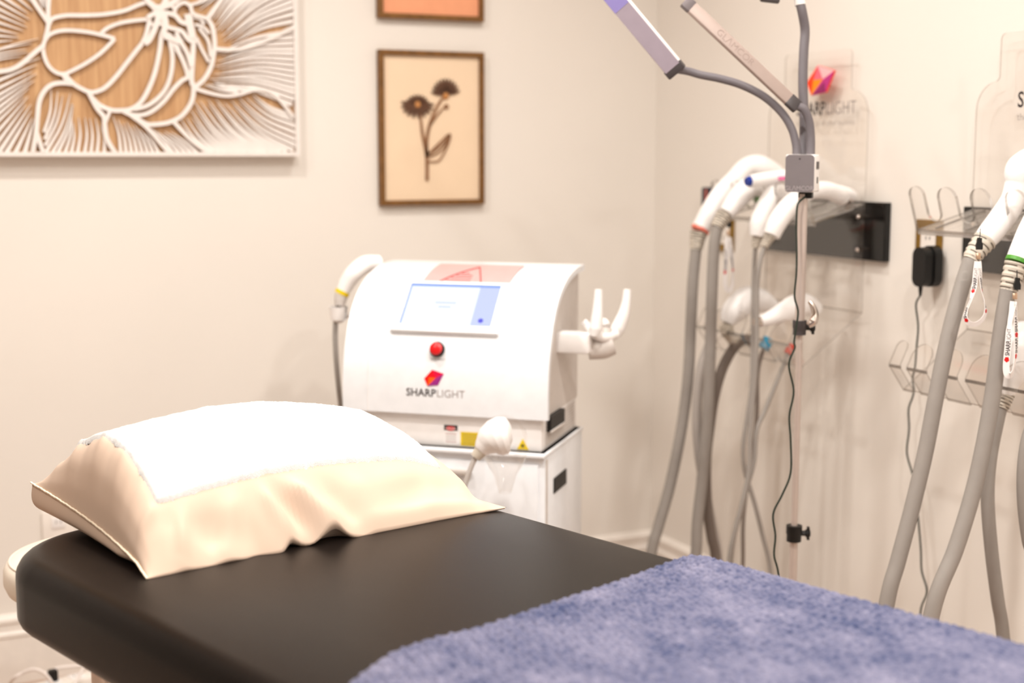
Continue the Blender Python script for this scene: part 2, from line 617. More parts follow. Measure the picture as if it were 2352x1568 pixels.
def pil_top(a, b):
    R = float(np.interp(a, RKx, RKy))
    R *= sqrt(max(0, 1 - (1 - min(a / .065, 1)) ** 2))
    t = abs(2 * b - 1)
    if b < .5:
        dm = max(0, 1 - t ** 1.9) ** .95
    else:
        dm = max(0, 1 - t ** 1.9) ** .95
    z = seam_h(b) * (1 - a) ** 7 + R * dm + .004
    edge = min(1, 4 * a * (1 - a) * 6) * min(1, b * 12 + .15)
    keep = max(0, min(1, (.165 - b) / .06)) if a > .09 else max(max(0, min(1, (.165 - b) / .06)), max(0, min(1, (.085 - a) / .03)))
    if keep > 0:
        for f in FOLDS:
            z += fold(a, b, *f) * (1.5 if f[3] < .17 else 1) * keep * min(1, a * 60) * min(1, (1 - a) * 14)
    z += lift_edge(a) * gauss(b, .06)
    return z


def pil(a, b, z):
    # outline: sides bow in slightly between the corners
    bow = -.010 * sin(pi * min(max(a, 0), 1)) if b < .02 else 0
    aa = a + (.012 * sin(pi * b) if a < .5 else -.012 * sin(pi * b)) * (abs(a - .5) * 2) ** 3
    bb = b + .018 * (1 - b) ** 6 * (gauss(a - .375, .03) + .8 * gauss(a - .27, .025)) - .008 * (1 - b) ** 6 * (gauss(a - .33, .02) + gauss(a - .45, .03))
    p = O2 + pw_ * (aa * PL) + ph_ * (bb * PD)
    return Vector((p.x, p.y, TT + max(z, .0012)))


def spacing(n):
    return [(.5 - .5 * cos(pi * i / n)) * .55 + (i / n) * .45 for i in range(n + 1)]


NA, NB = 130, 90
SA, SB = spacing(NA), spacing(NB)
m = MB()
top = [[pil(a, b, pil_top(a, b)) for b in SB] for a in SA]
vt = [[m.bm.verts.new(p) for p in row] for row in top]


def low_h(a, b):
    return seam_h(b) * max(0, 1 - a / .10) ** 1.6 + lift_edge(a) * gauss(b, .05)


vb = [[None] * (NB + 1) for _ in range(NA + 1)]
for i, a in enumerate(SA):
    for j, b in enumerate(SB):
        if i in (0, NA) or j in (0, NB):
            vb[i][j] = vt[i][j]
        else:
            z = low_h(a, b)
            if j < 4:
                z = max(z, lift_edge(a) * (1 - j / 6))
            q = pil(a, b, z)
            if a < .10:                      # the end hangs out a little below the seam
                q -= Vector((pw_.x, pw_.y, 0)) * .026 * sin(pi * a / .10) * min(1, b / .25)
            vb[i][j] = m.bm.verts.new(q)
for i in range(NA):
    for j in range(NB):
        m.bm.faces.new([vt[i][j], vt[i + 1][j], vt[i + 1][j + 1], vt[i][j + 1]])
        try:
            m.bm.faces.new([vb[i][j], vb[i][j + 1], vb[i + 1][j + 1], vb[i + 1][j]])
        except ValueError:
            pass
pbase = pil(.5, .5, 0)
pillow = thing('pillow', 'plump pillow in a cream cotton case on the dark table', 'pillow', pbase)
m.build('pillowcase', M_PILLOW, pillow, 'all')
random.seed(3)
m = MB()
seam = []
for k in range(121):
    b = k / 120
    q = pil(0, b, pil_top(0, b))
    seam.append(q + Vector((-pw_.x, -pw_.y, 0)) * .0012 + EZ * (.0004 * sin(k * 1.9) + .0003 * sin(k * .7)))
m.tube(seam, .0017, 6, smooth_path=False)
m.build('side_seam', M_THREAD, pillow, True)

# ------------------------------------------------------------------ towel laid over the pillow (corner places in pillow space)
TA, TB_, TC, TD = ((.07, .158), (.885, .185), (.90, .92), (.048, .80))   # near-left, near-right, far-right, far-left


def tow(u, v):
    a = (TA[0] * (1 - u) + TB_[0] * u) * (1 - v) + (TD[0] * (1 - u) + TC[0] * u) * v
    b = (TA[1] * (1 - u) + TB_[1] * u) * (1 - v) + (TD[1] * (1 - u) + TC[1] * u) * v
    return a, b


def tow_z(a, b):
    # cloth bridges the small wrinkles of the case
    R = float(np.interp(a, RKx, RKy)) * sqrt(max(0, 1 - (1 - min(a / .065, 1)) ** 2))
    return seam_h(b) * (1 - a) ** 7 + R * max(0, 1 - abs(2 * b - 1) ** 1.9) ** .95 + .004


rng = np.random.RandomState(5)
m = MB()
NU, NV = 170, 120
rows_t, rows_b = [], []
for i in range(NU + 1):
    rt, rb = [], []
    for j in range(NV + 1):
        u, v = i / NU, j / NV
        e = min(u, 1 - u, v, 1 - v)
        a, b = tow(u, v)
        jit = .0016 if e < .004 else .0006
        z = max(tow_z(a, b), pil_top(a, b)) + .0016
        q = pil(a, b, z + .0050 * min(1, (e * 75) ** .5) + float(rng.normal()) * jit * .6 + .0008 * sin(u * 60) * sin(v * 45) - (.0045 if e < 1e-6 else 0))
        if e < 1e-6:
            q += Vector((float(rng.normal()) * .0008, float(rng.normal()) * .0008, 0))
        rt.append(m.bm.verts.new(q))
    rows_t.append(rt)
for i in range(NU):
    for j in range(NV):
        m.bm.faces.new([rows_t[i][j], rows_t[i + 1][j], rows_t[i + 1][j + 1], rows_t[i][j + 1]])
towel = m.build('hand_towel', M_TOWEL, None, 'all', base=pbase)
tag(towel, 'white terry towel spread over the top of the pillow', 'towel')

# ------------------------------------------------------------------ blue blanket over the foot of the table
def mat_blanket():
    m = bpy.data.materials.new('blue_chenille')
    m.use_nodes = True
    nt = m.node_tree
    b = nt.nodes['Principled BSDF']
    b.inputs['Roughness'].default_value = .95
    b.inputs['Sheen Weight'].default_value = .2
    b.inputs['Sheen Roughness'].default_value = .6
    b.inputs['Sheen Tint'].default_value = (*lin((232, 226, 236)), 1)
    b.inputs['Specular IOR Level'].default_value = .1
    tc = nt.nodes.new('ShaderNodeTexCoord')
    n1 = nt.nodes.new('ShaderNodeTexNoise')
    n1.inputs['Scale'].default_value = 12
    n1.inputs['Detail'].default_value = 5
    n1.inputs['Roughness'].default_value = .7
    r = nt.nodes.new('ShaderNodeValToRGB')  # mottled blue; lighter patches paint the sheen of the nap into the colour
    for e_, (p_, c_) in zip((r.color_ramp.elements[0], r.color_ramp.elements[1]), ((.37, (58, 68, 104)), (.64, (134, 132, 154)))):
        e_.position = p_
        e_.color = (*lin(c_), 1)
    n2 = nt.nodes.new('ShaderNodeTexNoise')
    n2.inputs['Scale'].default_value = 420
    n2.inputs['Detail'].default_value = 3
    bp = nt.nodes.new('ShaderNodeBump')
    bp.inputs['Strength'].default_value = .8
    bp.inputs['Distance'].default_value = .002
    nt.links.new(tc.outputs['Object'], n1.inputs['Vector'])
    nt.links.new(tc.outputs['Object'], n2.inputs['Vector'])
    n3 = nt.nodes.new('ShaderNodeTexNoise')
    n3.inputs['Scale'].default_value = 120
    n3.inputs['Detail'].default_value = 3
    nt.links.new(tc.outputs['Object'], n3.inputs['Vector'])
    mm1 = nt.nodes.new('ShaderNodeMix')
    mm1.inputs[0].default_value = .36
    nt.links.new(n1.outputs['Fac'], mm1.inputs[2])
    nt.links.new(n3.outputs['Fac'], mm1.inputs[3])
    nt.links.new(mm1.outputs[0], r.inputs[0])
    nt.links.new(r.outputs[0], b.inputs['Base Color'])
    nt.links.new(n2.outputs['Fac'], bp.inputs['Height'])
    nt.links.new(bp.outputs[0], b.inputs['Normal'])
    return m


def cross_section(s):
    """arc length across the table (0 = near top edge) -> width place, height and outward normal in w,z"""
    r = .045
    wn, wf = W0 - .004, W1 + .004
    if s < 0:
        q = -s
        if q < r * pi / 2:
            an = q / r
            return wn + r - r * sin(an), TT + .004 - r + r * cos(an), (-sin(an), cos(an))
        return wn - .004 - .02 * min(1, (q - r * pi / 2) / .2), TT + .004 - r - (q - r * pi / 2), (-1, 0)
    Wt = wf - wn - 2 * r
    if s <= Wt:
        return wn + r + s, TT + .005, (0, 1)
    q = s - Wt
    if q < r * pi / 2:
        an = q / r
        return wf - r + r * sin(an), TT + .004 - r + r * cos(an), (sin(an), cos(an))
    return wf + .004 + .03 * min(1, (q - r * pi / 2) / .2), TT + .004 - r - (q - r * pi / 2), (1, 0)


CW, CL = .0115, .0125           # size of one woven nub
def nub(s, l):
    row = math.floor(l / CL)
    x = s / CW + (.5 if row % 2 else 0)
    fx, fy = x - math.floor(x) - .5, l / CL - row - .5
    return max(0, 1 - (2 * fx) ** 4) * max(0, 1 - (2 * fy) ** 4)


S0, S1 = -.20, (W1 - W0) - .08 + .16
NS, NL = 580, 420
m = MB()
rows = []
ls = [0.9 * (k / NL) ** 1.25 for k in range(NL + 1)]
for i in range(NS + 1):
    s = S0 + (S1 - S0) * i / NS
    w, z, (nw, nz) = cross_section(s)
    edge = float(np.interp(w if s > -.07 else W0 - .004, [-.11, -.06, -.036, 0, .046, .12, .27, .44, .63, .7], [-.60, -.56, -.542, -.528, -.508, -.495, -.490, -.476, -.458, -.452])) - .25 * max(0, -s - .07) + .0015 * sin(s * 21)
    edge += .0034 * abs(sin(pi * s / CW))
    row = []
    for k, l in enumerate(ls):
        wav = .004 * sin(s * 9 + l * 7) * sin(l * 11 + 1) + .003 * sin(s * 17 - l * 5)
        fade = max(.35, 1 - l / 1.2)
        hgt = .0045 + max(0, wav) + .0055 * nub(s, l) * fade + .006 * (1 - exp(-l / .01)) + .0012 * sin(s * 310 + 3 * sin(l * 120)) * sin(l * 260)
        if l < 1e-9:
            hgt = .001
        p = tb(w + nw * hgt, edge - l, z + nz * hgt)
        row.append(m.bm.verts.new(p))
    rows.append(row)
for i in range(NS):
    for j in range(NL):
        m.bm.faces.new([rows[i][j], rows[i + 1][j], rows[i + 1][j + 1], rows[i][j + 1]])
blanket = m.build('blanket', mat_blanket(), None, 'all', base=tb(.28, -.9, TT))
tag(blanket, 'fluffy blue chenille blanket draped over the foot of the table', 'blanket')

# ------------------------------------------------------------------ round stool behind the head of the table
sc = at(238, 1268, Z=.58)
st = thing('round_stool', 'cream round padded stool behind the head of the table', 'stool', (sc.x, sc.y, 0))
MS = Matrix.Translation((sc.x, sc.y, 0))
R_ = .19
seat = MB().lathe([(0, .583), (R_ - .03, .581), (R_ - .016, .578), (R_ - .006, .572), (R_, .560), (R_ + .001, .535), (R_ - .006, .518), (R_ - .02, .511), (0, .508)], MS, 64).build('seat', M_CREAMV, st, 60)
MB().tube([(sc.x + (R_ - .012) * cos(2 * pi * k / 64), sc.y + (R_ - .012) * sin(2 * pi * k / 64), .577) for k in range(65)], .0022, 6, smooth_path=False, caps=False).build('piping', M_CREAMV, seat, True)
MB().lathe([(0, .08), (.026, .08), (.026, .34), (.014, .345), (.014, .508), (0, .508)], MS, 24).build('gas_column', M_CHROME, st, True)
for k in range(5):
    an = 2 * pi * k / 5 + .3
    d = Vector((cos(an), sin(an), 0))
    lg = MB().tube([Vector((sc.x, sc.y, .095)) + d * .02, Vector((sc.x, sc.y, .08)) + d * .15, Vector((sc.x, sc.y, .066)) + d * .25], [.016, .013, .011], 10).build('base_arm', M_CHROME, st, True)
    c_ = Vector((sc.x, sc.y, .027)) + d * .25
    MB().lathe([(0, -.012), (.022, -.012), (.026, -.006), (.026, .006), (.022, .012), (0, .012)], axis_frame(c_, EZ.cross(d)), 20).build('caster', M_BLACK, lg, True)

# ------------------------------------------------------------------ outlet plate behind the stool
oc = at(134, 1222, Y=Y1)
ol = thing('wall_outlet', 'white outlet plate on the back wall behind the stool', 'outlet', (oc.x, Y1, oc.z))
MB().box((oc.x, Y1 - .004, oc.z), (.082, .008, .118), .003).build('cover_plate', M_TRIM, ol, True)
for dz in (.028, -.028):
    so = MB().box((oc.x, Y1 - .009, oc.z + dz), (.034, .004, .03), .0015).build('socket', M_WHITE, ol, True)
    mm = MB()
    for dx in (-.006, .006):
        mm.box((oc.x + dx, Y1 - .0112, oc.z + dz + .003), (.002, .0008, .009))
    mm.build('slot', M_BLACK, so)

# ------------------------------------------------------------------ power strip and loose white cords on the floor
ps = at(150, 1560, Z=.045)
ps.y = min(ps.y, Y1 - .16)
psd = Vector((.97, .24, 0)).normalized()
psn = EZ.cross(psd)
pst = thing('power_strip', 'white power strip on the floor below the back wall', 'power strip', (ps.x, ps.y, 0))
PM = frame((ps.x, ps.y, 0), psd, psn)
MB().box((.02, 0, .023), (.30, .055, .044), .006, PM).build('housing', M_TRIM, pst, 40)
for k in range(4):
    so = MB().box((-.09 + k * .06, 0, .046), (.036, .036, .003), .001, PM).build('socket', M_WHITE, pst, True)
    mm = MB()
    for dx in (-.006, .006):
        mm.box((-.09 + k * .06 + dx, .003, .048), (.002, .008, .001), 0, PM)
    mm.build('slot', M_BLACK, so)
MB().box((-.03, .004, .062), (.022, .022, .03), .004, PM).build('plug', M_BLACK, pst, True)


def cord(name, label, pts, r, material, cat='cord', group=None, n=10, seg=10):
    base = min(pts, key=lambda q: q[2])
    o = MB().tube(pts, r, seg, n).build(name, material, None, True, base=Vector(base))
    return tag(o, label, cat, group)


c1 = [at(10, 1590, Z=.01), at(30, 1560, Y=ps.y - .02), at(52, 1545, Y=ps.y - .03), at(78, 1537, Y=ps.y - .04), at(100, 1545, Y=ps.y - .05), at(118, 1566, Y=ps.y - .06), at(128, 1595, Y=ps.y - .07)]
cord('white_cable', 'white power cord arching up from the floor at the left edge', c1, .0045, M_WCORD, group='white cords by the power strip')
c2 = [at(100, 1548, Y=ps.y + .055), at(130, 1535, Y=ps.y + .055), at(165, 1530, Y=ps.y + .058), at(200, 1529, Y=ps.y + .06), at(260, 1535, Y=ps.y + .06), at(320, 1560, Y=ps.y + .055)]
cord('white_cable', 'white cord lying along the back of the power strip', c2, .0045, M_WCORD, group='white cords by the power strip')
c3 = [at(200, 1522, Y=ps.y - .05), at(188, 1540, Y=ps.y - .06), at(175, 1565, Y=ps.y - .08), at(165, 1590, Y=ps.y - .1)]
cord('white_cable', 'white cord running down in front of the power strip', c3, .004, M_WCORD, group='white cords by the power strip')

# ------------------------------------------------------------------ carved flower panel
PT = .03                       # face of the backing board off the wall
WB_Y = Y1 - PT


def cp(cx, cy, Y=WB_Y - .004):
    """crop place (3.36 px per photo px) -> x,z on the board"""
    p = at(cx / 3.36, cy / 3.36, Y=Y)
    return (p.x, p.z)


px0, px1 = -.20, cp(2296, 600)[0]
pz0, pz1 = cp(1100, 1205)[1], 2.18
art = thing('carved_flower_panel', 'large carved flower wall panel, white lattice over honey wood', 'wall art', ((px0 + px1) / 2, Y1, pz0))
MB().box(((px0 + px1) / 2, Y1 - PT / 2, (pz0 + pz1) / 2), (px1 - px0 - .004, PT, pz1 - pz0 - .004)).build('wood_backing', M_WOOD, art)
OB = (0, WB_Y, 0)
bw_ = .011
fr_ = MB()
for (a_, b_, c_, d_) in ((px0, px1, pz0, pz0 + bw_), (px0, px1, pz1 - bw_, pz1), (px0, px0 + bw_, pz0 + bw_, pz1 - bw_), (px1 - bw_, px1, pz0 + bw_, pz1 - bw_)):
    fr_.box(((a_ + b_) / 2, Y1 - .023, (c_ + d_) / 2), (b_ - a_, .046, d_ - c_))
fr_.build('border_frame', M_SHELFW, art)
U_ = 1 / 3.36 * 3.72 / FPX        # one crop unit in metres on the board


NSTRIP = [0]


def strip(pts, w, th, z0, name):
    NSTRIP[0] += 1
    z0 += .00012 * (NSTRIP[0] % 37)
    P2 = [cp(*q) for q in pts]
    ww = [v * U_ for v in w] if isinstance(w, (list, tuple)) else w * U_
    return MB().ribbon(P2, ww, th, OB, *BW, n=6, z0=z0).build(name, M_SHELFW, art)


OUT = [
    ([(500, 572), (640, 500), (760, 420), (840, 345), (880, 300)], 30), ([(880, 300), (800, 276), (680, 250), (540, 236), (450, 242), (380, 268), (345, 310), (330, 360), (335, 420), (360, 490), (400, 540), (450, 568), (500, 572)], 30),
    ([(170, -140), (250, 0), (300, 75), (368, 172)], 36), ([(380, -140), (372, 0), (368, 90), (370, 180), (362, 240), (345, 305)], 34),
    ([(375, 185), (395, 150), (440, 132), (520, 120), (650, 120), (800, 112), (950, 85), (1050, 45), (1120, 22), (1180, 30)], 32),
    ([(775, 258), (830, 215), (920, 180), (1020, 162), (1130, 150)], 30),
    ([(1150, 150), (1125, 260), (1095, 330), (1040, 400), (970, 490), (900, 580), (820, 665), (760, 700), (690, 712), (620, 682), (560, 645), (500, 580)], 34),
    ([(1240, 270), (1225, 400), (1190, 560), (1140, 690), (1080, 790), (1010, 840), (930, 852), (850, 848), (770, 815), (710, 760), (670, 700)], 36),
    ([(1300, 290), (1325, 440), (1312, 580), (1270, 690), (1200, 770), (1120, 820), (1030, 842)], 34),
    ([(1340, 340), (1410, 480), (1442, 590), (1400, 620), (1330, 690), (1260, 780), (1180, 850), (1100, 885), (1010, 885), (940, 855)], 34),
    ([(1462, 590), (1488, 680), (1470, 790), (1400, 890), (1310, 940), (1210, 958), (1120, 955), (1020, 890)], 36),
    ([(1490, 280), (1480, 450), (1472, 600), (1480, 660)], 40),
    ([(1590, 140), (1632, 210), (1650, 330), (1640, 430), (1620, 520), (1570, 610), (1505, 670), (1480, 700)], 36),
    ([(1530, 220), (1600, 320), (1620, 440)], 26), ([(1505, 290), (1560, 400), (1605, 480)], 26),
    ([(1790, -140), (1700, 0), (1640, 80), (1590, 150)], 34),
    ([(1650, 378), (1760, 385), (1880, 370), (2000, 330), (2120, 280), (2220, 230), (2285, 198)], 34),
    ([(1500, 685), (1620, 720), (1740, 740), (1850, 725), (1950, 695), (2050, 700), (2130, 750), (2200, 830), (2255, 905)], 30),
    ([(1330, 935), (1400, 1010), (1480, 1090), (1600, 1178)], 34), ([(1000, 885), (1100, 960), (1180, 1040), (1230, 1100), (1300, 1178)], 34),
    ([(672, 700), (740, 830), (795, 900), (802, 960), (815, 1050), (840, 1110), (885, 1178)], 36), ([(845, 850), (825, 900), (805, 950)], 26), ([(760, 820), (850, 855)], 26),
    ([(560, 648), (480, 640), (400, 652), (340, 700), (300, 780), (285, 900), (275, 1020), (248, 1180)], 36), ([(275, 1010), (300, 1090), (332, 1180)], 34),
    ([(335, 350), (260, 410), (180, 480), (100, 530), (0, 552), (-200, 560)], 36), ([(480, 575), (520, 630), (560, 650)], 34),
    # flower centre
    ([(1140, 20), (1200, 90), (1250, 150), (1290, 210), (1390, 240), (1440, 300), (1480, 330)], 34), ([(1300, -120), (1270, 10), (1220, 100), (1200, 190), (1150, 300), (1110, 340)], 44),
    ([(1130, 140), (1180, 110), (1250, 100), (1340, 120), (1390, 170), (1460, 190)], 38), ([(1335, 120), (1350, 60), (1410, 22), (1460, 50), (1485, 110), (1590, 145)], 30),
    ([(1440, 110), (1460, 200), (1480, 300)], 60), ([(1250, 100), (1270, 170), (1260, 270), (1320, 300), (1400, 330)], 46), ([(1350, 250), (1390, 330), (1440, 420), (1470, 520)], 34),
    ([(1080, -90), (1150, 30), (1230, 60), (1330, 20), (1420, -60)], 44), ([(1290, 40), (1330, 60), (1345, 90)], 24), ([(1480, 130), (1540, 150), (1570, 190)], 26), ([(1500, 190), (1560, 210), (1610, 260)], 24),
    ([(1460, 40), (1560, 10), (1700, -60)], 24), ([(1230, 250), (1300, 280), (1340, 330), (1370, 400)], 44), ([(1190, 80), (1240, 140), (1230, 200)], 64), ([(1130, 170), (1170, 190), (1230, 180)], 26)]
for q, w in OUT:
    strip(q, w * .9, .010, .004, 'petal_outline')


def even(P, n=97):
    """points spread evenly along a polyline"""
    d = [0.]
    for i in range(1, len(P)):
        d.append(d[-1] + (P[i] - P[i - 1]).length)
    return [Vector((float(np.interp(d[-1] * k / (n - 1), d, [p.x for p in P])), float(np.interp(d[-1] * k / (n - 1), d, [p.y for p in P])), 0)) for k in range(n)]


def rays(tips, ends, n, w, bend=0., name='ray_strip'):
    T_, E_ = even(crom([(*q, 0) for q in tips], 12)), even(crom([(*q, 0) for q in ends], 12))
    for k in range(n):
        f = (k + .5) / n
        a = T_[min(int(f * (len(T_) - 1)), len(T_) - 1)]
        b = E_[min(int(f * (len(E_) - 1)), len(E_) - 1)]
        jit = (.10 * ((k * 7) % 5 - 2) / 2)
        a = a.lerp(b, max(0, .06 + jit * .6))
        mid = (a + b) / 2
        d = b - a
        mid += Vector((-d.y, d.x, 0)) * bend
        strip([(a.x, a.y), (mid.x, mid.y), (b.x, b.y)], [2, w * .62, w], .006, .002, name)


rays([(300, 60), (270, 95), (240, 140), (235, 185), (205, 212), (205, 245), (190, 268), (150, 295), (110, 320)], [(120, -160), (-40, -60), (-200, 0), (-200, 60), (-200, 130), (-200, 200), (-200, 265), (-200, 320), (-200, 375)], 10, 26)
rays([(310, 310), (285, 300), (250, 380), (180, 440)], [(-200, 470), (-200, 440), (-200, 500), (-200, 530)], 5, 18, .03)
rays([(310, 430), (315, 480), (310, 525), (285, 580), (255, 640), (235, 700), (225, 760), (235, 800), (250, 830), (262, 860), (266, 930)],
     [(-200, 600), (-200, 690), (-200, 790), (-200, 900), (-200, 1010), (-200, 1100), (-120, 1178), (0, 1178), (80, 1178), (160, 1178), (228, 1178)], 14, 32, .0)
rays([(370, 690), (450, 680), (520, 690), (570, 740), (555, 870), (575, 920), (640, 870), (690, 910), (730, 890), (790, 960)],
     [(335, 1000), (360, 1178), (420, 1178), (480, 1178), (550, 1178), (610, 1178), (665, 1178), (715, 1178), (770, 1178), (830, 1178)], 13, 24, -.06)
rays([(850, 890), (890, 900), (960, 930), (1060, 980), (1120, 1010)], [(910, 1178), (980, 1178), (1070, 1178), (1170, 1178), (1240, 1178)], 8, 24, -.05)
rays([(1150, 985), (1230, 1010), (1310, 1000)], [(1310, 1178), (1420, 1178), (1540, 1178)], 5, 26, -.04)
rays([(1380, 930), (1430, 890), (1460, 840), (1480, 800), (1500, 760), (1560, 750), (1650, 765), (1780, 765), (1960, 720)],
     [(1620, 1178), (1800, 1178), (1980, 1178), (2140, 1178), (2278, 1150), (2278, 1080), (2278, 1010), (2270, 940), (2215, 860)], 19, 34, .07)
rays([(1670, 410), (1660, 450), (1650, 500), (1640, 540), (1625, 580), (1600, 620), (1560, 660)], [(2278, 222), (2278, 310), (2278, 405), (2278, 500), (2278, 610), (2278, 720), (2240, 830)], 14, 34, -.06)
rays([(1560, 660), (1600, 640), (1640, 620)], [(1800, 715), (1920, 690), (2060, 690)], 4, 24, .05)
rays([(1615, 150), (1640, 200), (1655, 240), (1670, 270), (1690, 300), (1730, 325), (1780, 350)], [(1830, -140), (1960, -140), (2100, -140), (2278, -120), (2278, 0), (2278, 90), (2278, 190)], 14, 36, -.06)
rays([(1490, 30), (1510, 60), (1540, 90)], [(1640, -100), (1700, -100), (1740, -60)], 4, 20, 0)
rays([(330, 60), (345, 80), (352, 60)], [(240, -100), (300, -120), (350, -100)], 4, 20, 0)

# ------------------------------------------------------------------ the two framed pictures
def picture_frame(name, label, x0, x1, z0, z1, fill):
    t = thing(name, label, 'picture', ((x0 + x1) / 2, Y1, z0))
    fw, fd = .0145, .022
    for nm, (a_, b_, c_, d_) in (('rail', (x0, x1, z1 - fw, z1)), ('rail', (x0, x1, z0, z0 + fw)), ('stile', (x0, x0 + fw, z0 + fw, z1 - fw)), ('stile', (x1 - fw, x1, z0 + fw, z1 - fw))):
        MB().box(((a_ + b_) / 2, Y1 - fd / 2, (c_ + d_) / 2), (b_ - a_, fd, d_ - c_), .0012).build(nm, M_BRONZE, t)
    MB().box(((x0 + x1) / 2, Y1 - .006, (z0 + z1) / 2), (x1 - x0 - 2 * fw + .004, .012, z1 - z0 - 2 * fw + .004)).build('board', fill, t)
    return t


flo = picture_frame('flower_picture', 'bronze framed picture of two brown cutout daisies on cream', 1.387, 1.706, 1.222, 1.652, M_CREAMP)
picture_frame('peach_picture', 'peach canvas in a bronze frame, cut off by the top of the photo', 1.387, 1.706, 1.737, 2.165, M_PEACH)
FO = (0, Y1 - .012, 0)


def fp(cx, cy):
    p = at(840 + cx / 3.136, cy / 3.136, Y=Y1 - .014)
    return (p.x, p.z)


FU = 1 / 3.136 * 4.0 / FPX


def fstroke(name, pts, w, material, z0=0., th=.004, parent=None):
    P2 = [fp(*q) for q in pts]
    return MB().ribbon(P2, [v * FU for v in w] if isinstance(w, (list, tuple)) else w * FU, th, FO, *BW, n=6, z0=z0).build(name, material, parent or flo)


fstroke('stem', [(442, 1300), (442, 1200), (438, 1110), (425, 1040), (408, 960), (395, 850), (380, 790)], [24, 24, 26, 22, 16, 14], M_STEM)
fstroke('stem', [(440, 1130), (440, 1020), (455, 920), (490, 820), (530, 740), (570, 690)], [24, 22, 22, 18, 14], M_STEM)
fstroke('stem', [(465, 900), (500, 850), (540, 800), (570, 770)], [12, 12, 8], M_STEM)
for q in ([(448, 1110), (500, 1060), (550, 1010), (605, 965), (600, 1020), (560, 1110), (520, 1160), (455, 1165)], [(450, 1110), (500, 1080), (560, 1030), (600, 975)], [(455, 1130), (520, 1100), (570, 1050), (602, 975)]):
    fstroke('leaf_vein', q, 11, M_STEM)
for (cx, cy, n, a0, a1, rx, ry, material, m2) in ((372, 752, 17, -10, 350, 118, 100, M_BROWN, M_TANC), (575, 690, 11, 10, 175, 105, 125, M_BROWN, M_TANC)):
    for k in range(n):
        an = radians(a0 + (a1 - a0) * (k + .5) / n)
        fl = 1.0 if sin(an) < .3 else .72
        if cx == 575:
            fl = 1.0
        r1 = 1 if cx == 372 else 1
        ex, ey = cx + rx * cos(an) * fl, cy - ry * sin(an) * fl
        fstroke('petal', [(cx + (ex - cx) * .16, cy + (ey - cy) * .16), (cx + (ex - cx) * .6, cy + (ey - cy) * .6), (ex, ey)], [5, 20, 24, 8], material, .001, .004)
    cc = fp(cx, cy)
    MB().lathe([(0, .007), (.008, .006), (.011, .002), (.011, 0)], frame((cc[0], Y1 - .012, cc[1]), EX, EZ), 20).build('flower_centre', m2, flo, True)
bc = fp(582, 768)
MB().lathe([(0, .006), (.006, .005), (.008, 0)], frame((bc[0], Y1 - .012, bc[1]), EX, EZ), 16).build('bud', M_STEM, flo, True)

# ------------------------------------------------------------------ shared logo and lettering
LOGO_P = {'A': (580, 505), 'B': (790, 590), 'C': (690, 860), 'D': (505, 895), 'E': (440, 720), 'P': (650, 690), 'Q': (527, 690), 'M': (672, 725)}
LOGO_F = [('ABP', (250, 186, 190)), ('APQ', (255, 104, 124)), ('AQDE', (255, 62, 6)), ('QPD', (255, 146, 0)), ('PBMD', (190, 44, 128)), ('BCM', (190, 44, 128)), ('DMC', (140, 24, 92))]
LOGO_D = [('ABP', (222, 0, 66)), ('APQ', (236, 0, 30)), ('AQDE', (240, 20, 6)), ('QPD', (255, 100, 0)), ('PBMD', (176, 40, 120)), ('BCM', (150, 40, 130)), ('DMC', (150, 40, 130))]


def logo(parent, o, u, v, size, thick, name='logo_block', faces=LOGO_F, asp=1.0):
    """faceted five-sided mark, size = height; one block with one coloured face per facet"""
    u, v = Vector(u), Vector(v)
    nn = u.cross(v).normalized()
    k = size / 390
    P3 = {c: Vector(o) + u * ((x - 615) * k * asp) + v * ((700 - y) * k) + nn * thick for c, (x, y) in LOGO_P.items()}
    m = MB()
    ms = []
    for i, (ids, rgb) in enumerate(faces):
        m.face([P3[c] for c in ids], i)
        ms.append(mat('logo_%d_%d_%d' % rgb, rgb, .35))
    ring = 'ABCDE'
    for i in range(5):
        a, b = P3[ring[i]], P3[ring[(i + 1) % 5]]
        m.face([a, b, b - nn * thick, a - nn * thick], 2)
    m.face([P3[c] - nn * thick for c in ring[::-1]], 2)
    return m.build(name, ms, parent, recalc=True)


def brand(parent, o, u, v, size, mb_bold, mb_light, bold='SHARP', light='LIGHT', sq=.82, fn=None):
    """two-weight word mark centred on o"""
    MB().text(bold, size, Vector(o) + Vector(u) * (-.02 * size), u, v, offset=.012 * size / .03 * .03, align='RIGHT', squeeze=sq).build('lettering', mb_bold, parent)
    MB().text(light, size, Vector(o) + Vector(u) * (.02 * size), u, v, offset=-.006 * size, align='LEFT', squeeze=sq).build('lettering', mb_light, parent)


# ------------------------------------------------------------------ laser machine on its trolley
MY = radians(-42.5)
mr, mbk = Vector((cos(MY), sin(MY), 0)), Vector((-sin(MY), cos(MY), 0))
cornerR = at(1258, 968, D=3.1)
MWID = .484
MO = Vector((cornerR.x, cornerR.y, 0)) - mr * MWID / 2        # front bottom centre, on the floor
ZB, ZT, ZC = .790, 1.107, .716                                # shell bottom, top, trolley top
MPROF = [(0.0, .790), (.001, .845), (.007, .90), (.021, .95), (.045, 1.0), (.083, 1.043), (.132, 1.074), (.19, 1.094), (.255, 1.105), (.32, 1.108)]


def ml(x, y, z):
    return MO + mr * x + mbk * y + EZ * z


MFR = frame(MO, mr, mbk)
PC = crom([(y, z, 0) for y, z in MPROF], 6)


